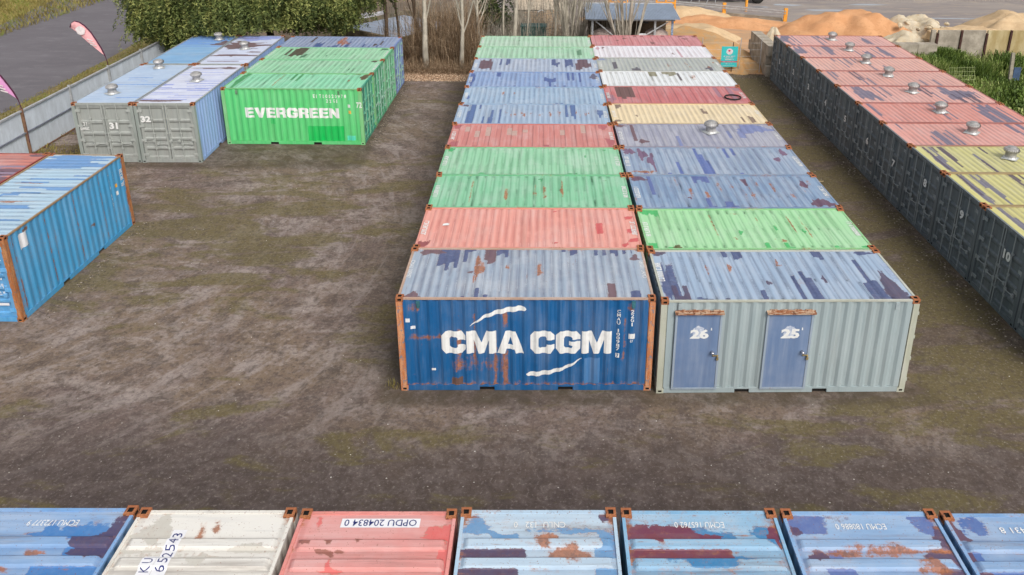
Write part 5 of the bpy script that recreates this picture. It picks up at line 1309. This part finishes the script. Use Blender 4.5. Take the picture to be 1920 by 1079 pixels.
# ================================================================== BACK YARD
M_CONC = plain('weathered_concrete', lin(168, 158, 142), .9, 0, .28, 1.2, .3, col2=lin(186, 176, 160)); M_MOSSC = plain('mossy_concrete', lin(120, 112, 84), .95, 0, .4, 1.6, .4, col2=lin(150, 136, 112))
M_YCONC = plain('stained_concrete', lin(196, 172, 118), .9, 0, .3, 1.0, .3, col2=lin(204, 190, 152), stretch=(1, 1, .35))
t = thing('concrete_tank', 'square mossy concrete tank holding pale blue grey water behind the bare trunks', 'tank', (-6.3, 36.9, 0), R(45) + .12)
a = 3.25
for k in range(4):
    b = MB(); b.box(-a, a - .25, -a, -a + .25, 0, 1.05 if k != 1 else 1.15); o = b.build('tank_wall', M_MOSSC, t); o.rotation_euler = (0, 0, k * math.pi / 2)
b = MB(); b.quad([(-a + .24, -a + .24, .78), (a - .24, -a + .24, .78), (a - .24, a - .24, .78), (-a + .24, a - .24, .78)])
b.build('water', plain('milky_water', lin(176, 188, 208), .25, 0, .12, .8, .05), t)
rnd = random.Random(8)
M_RUB = plain('pale_rubble', lin(196, 194, 198), .8, 0, .35, 5, .3)
for i in range(22):
    x = -12.5 + rnd.random() * 5; y = 40.5 + rnd.random() * 3.2; s_ = rnd.uniform(.25, .6)
    b = MB(); b.box(-s_, s_, -s_ * .6, s_ * .6, 0, s_ * .8, M=Matrix.Rotation(rnd.random() * 3, 4, 'Z') @ Matrix.Rotation(rnd.uniform(-.4, .4), 4, 'X'))
    o = b.build('rubble_slab', M_RUB); o.location = (x, y, .05); tag(o, 'pale broken slab in the rubble behind the concrete tank', 'slab', 'rubble slabs behind the tank')

# timber pile, beige shed wall, green bin
M_TIM = plain('grey_timber', lin(178, 154, 126), .85, 0, .3, 3, .2)
t = thing('timber_pile', 'slanting pile of grey brown planks behind the thin bare trees', 'timber pile', (3.3, 37.5, 0))
pm_ = boxmesh('plank', (-1.3, 1.3, -.06, .06, 0, .05)); 
for i in range(20):
    o = link('plank', pm_, t, mat=M_TIM); o.location = (rnd.uniform(-.25, .25), -1.3 + i * .16, .35 + i * .055 + rnd.uniform(0, .05)); o.rotation_euler = (rnd.uniform(-.1, .2), rnd.uniform(-.08, .02), R(24) + rnd.uniform(-.12, .12))
for i in range(3):
    b = MB(); b.box(-1.2 + i * 1.1, -1.0 + i * 1.1, -1.4, 1.9, 0, .36); b.build('bearer', M_TIM, t)
t = thing('beige_shed', 'low beige corrugated shed behind the timber pile', 'shed', (3.2, 41.5, 0))
V = []; F = []
for k in range(81):
    x = -1.9 + k * .0475; d = .02 * (1 if k % 2 else -1); V += [(x, d, 1.15), (x, 2.2, 1.9 + d)]
for k in range(80): F.append((2 * k, 2 * k + 2, 2 * k + 3, 2 * k + 1))
me = bpy.data.meshes.new('roof_sheet'); me.from_pydata(V, [], F); me.materials.append(plain('beige_sheet', lin(190, 176, 156), .7)); link('roof_sheet', me, t)
b = MB(); b.box(-1.85, 1.85, .1, 2.1, 0, 1.12); b.build('wall', M_CONC, t)
t = thing('green_bin', 'dark teal green skip bin between the poplar trunks', 'bin', (2.8, 34.2, 0)); MG = plain('teal_green_paint', lin(52, 92, 88), .55)
b = MB(); b.box(-.8, .8, -.5, .5, .1, 1.55); b.build('body', MG, t); b = MB(); b.box(-.85, .85, -.55, .0, 1.55, 1.62); b.build('lid', MG, t); b = MB(); b.box(-.85, .85, .02, .55, 1.55, 1.60); b.build('lid', MG, t)
for i in range(5):
    b = MB(); b.box(-.72 + i * .34, -.66 + i * .34, -.53, -.50, .12, 1.5); b.build('rib', MG, t)
# white pipe
b = MB(); b.tube([(3.0, 38.6, 1.25), (3.05, 38.5, 1.6), (3.3, 38.5, 1.72), (3.5, 38.6, 1.6)], .05, 7); tag(b.build('pipe_bend', plain('white_plastic', lin(232, 230, 226), .5), None, True), 'white bent pipe sticking out above the timber pile', 'pipe')

# open shed with a grey corrugated roof
t = thing('open_shed', 'open shed with a blue grey corrugated roof behind the big poplar', 'shed', (8.9, 32.4, 0))
V = []; F = []; x0, x1 = -2.95, 2.78; n = 130
for k in range(n + 1):
    x = x0 + (x1 - x0) * k / n; d = .022 * (1 if k % 2 else -1); V += [(x, -1.9, 2.76 + d), (x + .12, 2.3, 2.93 + d)]
for k in range(n): F.append((2 * k, 2 * k + 2, 2 * k + 3, 2 * k + 1))
me = bpy.data.meshes.new('roof_sheet'); me.from_pydata(V, [], F); me.materials.append(plain('blue_grey_sheet', lin(158, 170, 186), .5, .2, .1, 2, 0)); link('roof_sheet', me, t)
b = MB(); b.box(x0, x1 + .12, 2.26, 2.34, 2.90, 2.98); b.build('ridge_cap', M_GALV, t)
for x in (-2.5, -1.15, 1.3, 2.35):
    for y in (-1.5, 2.0):
        b = MB(); b.box(x - .06, x + .06, y - .06, y + .06, 0, 2.70 if y < 0 else 2.86); b.build('post', M_GALV if x != 2.35 else plain('blue_speckled', lin(150, 170, 200), .6, 0, .5, 12), t)
b = MB(); b.box(-2.7, 2.5, -1.55, -1.45, 2.60, 2.70); b.build('beam', M_GALV, t)
for xa, xb in ((-2.3, -1.0), (2.1, .4)):
    b = MB(); b.tube([(xa, -1.5, 2.55), (xb, -1.5, 1.5)], .04, 6); b.build('brace', M_GALV, t)
b = MB(); b.box(-2.6, 2.5, 1.9, 2.0, 0, 2.0); b.build('back_wall', plain('brown_wall', lin(84, 72, 58), .9), t)
def hopper(x, y, lb):
    q = thing('concrete_hopper', lb, 'hopper', (x, y, 0), 0, 'hoppers under the shed roof'); b = MB()
    b.lathe([(.72, 0), (.78, 1.3), (.70, 1.75), (.4, 1.95)], 14); b.build('bowl', plain('dusty_grey', lin(178, 160, 152), .85), q, True); b = MB(); b.lathe([(.80, 1.28), (.83, 1.34), (.80, 1.40)], 14); b.build('rim', M_GALV, q, True)
hopper(7.2, 31.6, 'dusty hopper under the left half of the shed roof'); hopper(10.4, 31.6, 'dusty hopper under the right half of the shed roof')
q = thing('white_cabinet', 'small white cabinet beside the poplar under the shed roof', 'cabinet', (9.35, 30.2, 0)); b = MB(); b.box(-.22, .22, -.15, .15, 0, 1.95); b.build('body', plain('white_paint', lin(226, 226, 228), .5), q)
b = MB(); b.box(-.15, .15, -.17, -.151, 1.5, 1.85); b.build('window', M_HOLE, q)
b = MB(); b.tube([(9.1, 31, 2.0), (9.2, 31, 2.35), (9.5, 31, 2.5), (9.8, 31, 2.45)], .05, 7); tag(b.build('black_hose', plain('hose_black', (.02, .02, .02, 1), .6), None, True), 'black hose curving above the white cabinet', 'hose')
M_ORG = plain('orange_paint', lin(232, 160, 60), .5, 0, .1)
for i, (x, y, lb) in enumerate(((9.0, 42.5, 'orange machine frame showing above the left of the shed roof'), (12.6, 42.5, 'orange machine frame showing above the right of the shed roof'))):
    q = thing('machine_frame', lb, 'machine', (x, y, 0), 0, 'orange machines behind the shed')
    for dx in (-.7, 0, .7):
        b = MB(); b.box(dx - .06, dx + .06, -.06, .06, 0, 1.9); b.build('leg', M_ORG, q)
    b = MB(); b.box(-.8, .8, -.1, .1, 1.9, 2.1); b.build('beam', M_ORG, q); b = MB(); b.box(-.7, .7, -.08, .08, 1.45, 1.6); b.build('beam', M_ORG, q)

# sand and soil heaps
def noise2(x, y, s): return math.sin(x * 1.9 + s) * math.cos(y * 2.3 - s) * .5 + math.sin(x * 4.7 + 2 * s + y) * .25 + math.cos(y * 5.9 + x * 3.1 + s) * .16 + math.sin(x * 11 + s) * math.sin(y * 12.3) * .06
def heap(name, label, cx, cy, rx, ry, h, mat, seed, cat, flat=.0, rough=.10, rot=0.0, n=44, z=0.0):
    V = []; F = []
    for i in range(n + 1):
        for j in range(n + 1):
            u = -1.1 + 2.2 * i / n; v = -1.1 + 2.2 * j / n; r = math.hypot(u, v) + .10 * math.sin(3 * math.atan2(v, u) + seed) + .05 * math.sin(7 * math.atan2(v, u) + seed * 2)
            hh = max(-.05, min(1 - flat, 1 - r)) / (1 - flat); hh = hh if hh <= 0 else hh ** .92
            x = u * rx; y = v * ry; zz = hh * h + (noise2(x, y, seed) * rough * (.4 + h) if hh > 0 else 0) * min(1, max(0, hh) * 4)
            V.append((x, y, zz - .02))
    for i in range(n):
        for j in range(n): a = i * (n + 1) + j; F.append((a, a + n + 1, a + n + 2, a + 1))
    me = bpy.data.meshes.new(name); me.from_pydata(V, [], F); me.materials.append(mat); me.polygons.foreach_set('use_smooth', [True] * len(F))
    o = link(name, me); o.location = (cx, cy, z); o.rotation_euler = (0, 0, rot); return tag(o, label, cat, 'sand and soil heaps')
def sandm(name, c1, c2, c3): return mixed_ground(name, c1, c2, c3, 1.1, grit=.18)
M_OR = sandm('orange_sand', lin(196, 144, 102), lin(206, 156, 114), lin(184, 134, 94)); M_TAN = sandm('tan_sand', lin(194, 166, 130), lin(204, 178, 142), lin(184, 156, 122))
M_PALE = sandm('pale_crushed_rock', lin(190, 176, 150), lin(208, 196, 174), lin(190, 160, 122)); M_MIX = sandm('brown_orange_sand', lin(190, 146, 96), lin(176, 150, 116), lin(202, 150, 90))
heap('sand_heap', 'broad tan sand bank behind the teal sign', 12.6, 34.0, 4.6, 4.6, .95, M_MIX, 1, 'sand heap', .55, .08)
heap('sand_heap', 'tan sand heap right of the shed roof', 13.8, 37.2, 3.6, 2.2, .95, M_TAN, 2, 'sand heap', .4, .08)
heap('sand_heap', 'long low orange sand strip below the guardrail', 17.5, 42.0, 6.0, 1.5, .55, M_OR, 3, 'sand heap', .3, .12, R(-18))
heap('sand_heap', 'tan sand mound against the guardrail left post', 14.2, 44.6, 3.8, 1.8, .8, M_TAN, 4, 'sand heap', .3, .08)
heap('sand_heap', 'lumpy orange brown heap in front of the block wall', 15.3, 29.4, 1.3, 1.1, .75, M_MIX, 5, 'sand heap', .1, .2)
heap('sand_heap', 'low orange brown heap at the foot of the sign', 14.0, 29.9, 1.9, 1.0, .45, M_MIX, 6, 'sand heap', .3, .2)
heap('sand_heap', 'small pale pointed heap behind the block wall', 17.9, 32.4, 1.2, 1.2, 1.9, M_PALE, 7, 'sand heap', .02, .06)
heap('sand_heap', 'large orange soil heap behind the farthest pink roof', 25.2, 38.2, 5.6, 3.4, 1.75, M_OR, 8, 'soil heap', .25, .11)
heap('sand_heap', 'pale rocky heap beside the large orange heap', 29.4, 37.6, 2.6, 3.6, 1.5, M_PALE, 9, 'rock heap', .25, .22, R(25))
heap('sand_heap', 'cream coloured rubble heap behind the low concrete blocks', 26.4, 33.0, 2.4, 1.8, 1.35, M_PALE, 10, 'rock heap', .3, .2)
heap('sand_heap', 'tall tan sand heap behind the stained retaining wall', 35.3, 36.2, 4.6, 3.6, 2.15, M_TAN, 11, 'sand heap', .16, .07)
heap('sand_heap', 'grey gravel patch heap at the right edge behind the retaining wall', 35.6, 33.6, 2.2, 1.2, 1.75, sandm('grey_gravel', lin(190, 182, 174), lin(200, 194, 188), lin(180, 170, 160)), 12, 'gravel heap', .3, .04)
heap('sand_heap', 'low tan bank along the top of the retaining wall', 30.5, 33.4, 3.4, 1.3, 1.75, M_TAN, 13, 'sand heap', .5, .05)
rk = boxmesh('rock', (-.5, .5, -.4, .4, -.2, .35)); rl = []
for i in range(20):
    b = MB(); s_ = rnd.uniform(.12, .30); b.lathe([(.5 * s_, -.3 * s_), (.95 * s_, .1 * s_), (.7 * s_, .6 * s_), (.25 * s_, .8 * s_)], 7)
    o = b.build('rock', M_PALE); o.location = (rnd.uniform(27.2, 31), rnd.uniform(34.2, 38.5), rnd.uniform(.9, 1.3)); o.rotation_euler = (rnd.random(), rnd.random(), rnd.random() * 3); tag(o, 'pale loose rock lying among others on the rocky heap', 'rock', 'loose rocks on the pale heap')

# block walls
BLK_ = boxmesh('concrete_block', (.01, .79, .0, .6, .0, .59)); 
t = thing('block_wall', 'stacked concrete block wall continuing the row of dark doors', 'wall', (16.35, 28.15, 0), R(90))
for r_ in range(3):
    for k in range(5):
        o = link('concrete_block', BLK_, t, mat=M_CONC); o.location = (k * .8 + (.4 if r_ % 2 else 0) - .3, -.6 + rnd.uniform(-.015, .015), r_ * .605)
t = thing('block_wall', 'low pale block wall left of the stained retaining wall', 'wall', (24.2, 30.6, 0))
BLK2 = boxmesh('concrete_block', (.015, 1.185, 0, .6, 0, .64))
for r_ in range(2):
    for k in range(3):
        o = link('concrete_block', BLK2, t, mat=M_CONC); o.location = (k * 1.2 - (.3 if r_ else 0), rnd.uniform(-.03, .03), r_ * .655)
t = thing('retaining_wall', 'yellow stained concrete retaining wall with brown steel posts', 'wall', (27.75, 31.85, 0)); HX = [.25, 1.75, 3.35, 4.85, 6.4, 7.95, 9.5, 11.1]
M_HB = plain('brown_steel', lin(78, 52, 46), .8, 0, .3)
b = MB(); b.box(-.12, .14, -.02, .16, 0, 1.92); b.build('panel', M_CONC, t)
for i in range(len(HX) - 1):
    b = MB(); b.box(HX[i] + .07, HX[i + 1] - .07, 0, .15, 0, 1.90); b.build('panel', M_YCONC if i > 1 else M_CONC, t)
for i, x in enumerate(HX):
    b = MB(); b.box(x - .065, x + .065, -.075, -.055, 0, 1.72 if i % 2 == 0 else 1.93); b.box(x - .012, x + .012, -.055, .10, 0, 1.72 if i % 2 == 0 else 1.93); b.build('steel_post', M_HB, t)
b = MB(); b.box(0, 11.2, .16, .9, 1.2, 1.70); b.build('backfill', M_TAN, t)
# leaning post, mesh panel, boundary bits on the right
t = thing('timber_post', 'grey leaning post at the right edge among the weeds', 'post', (30.1, 27.0, 0)); b = MB(); b.box(-.09, .09, -.07, .07, 0, 1.7, M=Matrix.Rotation(-.07, 4, 'Y')); b.build('post', plain('grey_post_wood', lin(160, 152, 136), .9), t)
b = MB(); b.box(.1, .5, -.05, .03, .1, .85); b.build('board', plain('blue_board', lin(70, 90, 120), .7), t)
t = thing('mesh_panel', 'rusty green wire mesh panel lying in the weeds', 'mesh panel', (26.9, 26.3, .25), R(6)); MW = plain('green_wire', lin(150, 160, 110), .7)
for k in range(11):
    b = MB(); b.tube([(-.75 + k * .15, -.1, 0), (-.75 + k * .15, .1, .8)], .011, 4); b.build('wire', MW, t)
for k in range(4):
    b = MB(); b.tube([(-.78, -.08 + k * .055, .08 + k * .22), (.78, -.08 + k * .055, .08 + k * .22)], .011, 4); b.build('wire', MW, t)

# teal sign on its wire fence
t = thing('wire_fence', 'thin post and wire fence carrying the teal sign', 'fence', (12.6, 28.65, 0))
for x in (.1, 1.9, 2.34, 3.55):
    b = MB(); b.tube([(x, 0, 0), (x, 0, 2.1 if x != 1.9 else 1.85)], .022, 5); b.build('post', M_GALV if x != 1.9 else M_HB, t)
for z in (.2, .6, 1.0, 1.4, 1.8):
    b = MB(); b.tube([(.1, 0, z), (3.55, 0, z)], .005, 4); b.build('wire', M_GALV, t)
M_TEAL = plain('teal_sign_print', lin(66, 200, 200), .45, 0, .06, 1.5, 0); M_SRED = plain('red_print', lin(206, 60, 92), .5, 0, .05, 3, 0)
t = thing('sign', 'teal sign with a round white emblem and a red stripe on the wire fence', 'sign', (13.83, 28.60, .38))
b = MB(); b.box(0, .95, -.02, .0, 0, 1.22); b.build('board', M_TEAL, t)
V = [(.47 + .19 * math.cos(a) * (1 + .06 * math.sin(6 * a)), -.023, .92 + .19 * math.sin(a)) for a in np.linspace(0, 6.283, 25)[:-1]]
me = bpy.data.meshes.new('emblem'); me.from_pydata(V, [], [tuple(range(24))]); me.materials.append(M_LOGOW); link('emblem', me, t)
V = [(.45 + .07 * math.cos(a), -.026, .97 + .06 * math.sin(a)) for a in np.linspace(0, 6.283, 13)[:-1]]
me = bpy.data.meshes.new('emblem'); me.from_pydata(V, [], [tuple(range(12))]); me.materials.append(M_SRED); link('emblem', me, t)
b = MB(); b.box(0, .95, -.024, -.0201, .275, .345); b.build('stripe', M_SRED, t)
for q, (x0, x1, z0, z1) in enumerate(((.14, .82, .60, .67), (.22, .70, .51, .57), (.22, .74, .41, .48), (.08, .86, .295, .325), (.28, .68, .17, .20), (.12, .84, .06, .09))):
    v, f = fit(strokes(int((x1 - x0) / .055), 90 + q), x0, x1, z0, z1)
    me = bpy.data.meshes.new('faded_lettering'); me.from_pydata([(a, -.0265, c_3) for a, c_3 in v], [], f); me.materials.append(M_LOGOW); tag(link('faded_lettering', me, t), kind='stuff')

# guardrail with orange posts
t = thing('guardrail', 'steel guardrail with orange end posts above the sand', 'guardrail', (0, 0, 0))
gp = [(9.0, 49.2), (13.6, 47.2), (17.7, 45.3), (21.95, 43.2)]
for (xa, ya), (xb, yb) in zip(gp[:-1], gp[1:]):
    d = math.hypot(xb - xa, yb - ya); ang = math.atan2(yb - ya, xb - xa)
    for zc in (.62, .80):
        b = MB(); b.box(0.01, d - .01, -.04, .0, zc - .055, zc + .055); b.box(.01, d - .01, -.055, -.041, zc - .02, zc + .02); o = b.build('rail', M_GALV, t); o.location = (xa, ya, 0); o.rotation_euler = (0, 0, ang)
    b = MB(); b.box(0, d - .3, .2, .45, 0, .22); o = b.build('kerb_beam', M_CONC, t); o.location = (xa, ya, 0); o.rotation_euler = (0, 0, ang)
for x, y in gp:
    b = MB(); b.box(-.13, .13, .01, .2, 0, 1.02); o = b.build('post', M_ORG, t); o.location = (x, y, 0)
q = thing('bollard', 'orange bollard standing behind the guardrail', 'bollard', (19.9, 47.2, 0)); b = MB(); b.lathe([(.11, 0), (.11, 1.0), (.09, 1.05)], 10); b.build('post', M_ORG, q, True); b = MB(); b.lathe([(.125, .25), (.125, .35)], 10); b.build('band', M_GALV, q)
# parked trailer just inside the top edge
t = thing('trailer', 'dark trailer frame with a black tyre at the top edge', 'trailer', (18.6, 51.2, 0)); MD = plain('black_frame', (.02, .02, .022, 1), .6)
b = MB(); b.box(-3.2, 2.0, -.5, -.4, .75, .95); b.box(-3.2, 2.0, .9, 1.0, .75, .95)
for x in (-3.1, -1.6, 0, 1.9): b.box(x, x + .1, -.4, .9, .78, .92)
b.build('chassis', MD, t)
b = MB(); b.box(-3.1, .4, -.35, .85, .96, 1.9); b.build('deck_load', MD, t)
b = MB(); b.box(.6, 1.5, -.4, .9, .35, 1.7); b.build('tank', MG, t)
for x in (-2.6, -1.2):
    b = MB(); b.tube([(x, -.45, 0), (x + .35, -.45, .8)], .035, 5); b.build('leg', M_GALV, t)
    b = MB(); b.tube([(x + .75, -.45, 0), (x + .75, -.45, .8)], .035, 5); b.build('leg', M_GALV, t)
b = MB(); b.tube([(1.55, -.5, .3), (1.75, -.5, .3), (1.75, -.5, .6), (1.95, -.5, .6)], .03, 5); b.build('pipe', plain('white2', lin(230, 230, 230), .5), t)
def wheel(x, y):
    w_ = link('wheel', None, t); w_.location = (x, y, .55); w_.rotation_euler = (R(90), 0, 0)
    b = MB(); b.lathe([(.30, -.15), (.50, -.16), (.55, -.10), (.55, .10), (.50, .16), (.30, .15)], 20); b.build('tyre', plain('tyre_rubber', (.025, .024, .022, 1), .9), w_, True)
    b = MB(); b.lathe([(.30, -.1), (.28, .05), (.08, .1)], 14); b.build('rim', M_GALV, w_, True)
wheel(3.1, -.6); wheel(3.1, 1.2)
b = MB(); b.box(2.0, 3.4, -.3, 1.0, .6, .8); b.build('drawbar', MD, t)
# puddles
M_PUD = bpy.data.materials.new('puddle_water'); M_PUD.use_nodes = True; pb = M_PUD.node_tree.nodes['Principled BSDF']; pb.inputs['Base Color'].default_value = (.30, .31, .33, 1); pb.inputs['Roughness'].default_value = .08
for i, (x, y, a, b2) in enumerate(((26.6, 47.7, 1.5, .5), (35.4, 44.7, 2.0, .25), (24.0, 50.0, 1.2, .4), (31, 50.3, 1.6, .3), (21.5, 49.0, .9, .25))):
    V = [(x + a * math.cos(q) * (1 + .2 * math.sin(3 * q + i)), y + b2 * math.sin(q) * (1 + .25 * math.cos(2 * q + i)), .0085) for q in np.linspace(0, 6.283, 25)[:-1]]
    me = bpy.data.meshes.new('puddle'); me.from_pydata(V, [], [tuple(range(24))]); me.materials.append(M_PUD); tag(link('puddle', me), kind='structure')
heap('sand_heap', 'pale yellow heap at the top edge of the far yard', 42.5, 56.0, 4.2, 2.4, 1.2, sandm('yellow_sand', lin(214, 206, 150), lin(206, 196, 140), lin(220, 210, 160)), 21, 'sand heap', .3, .05)
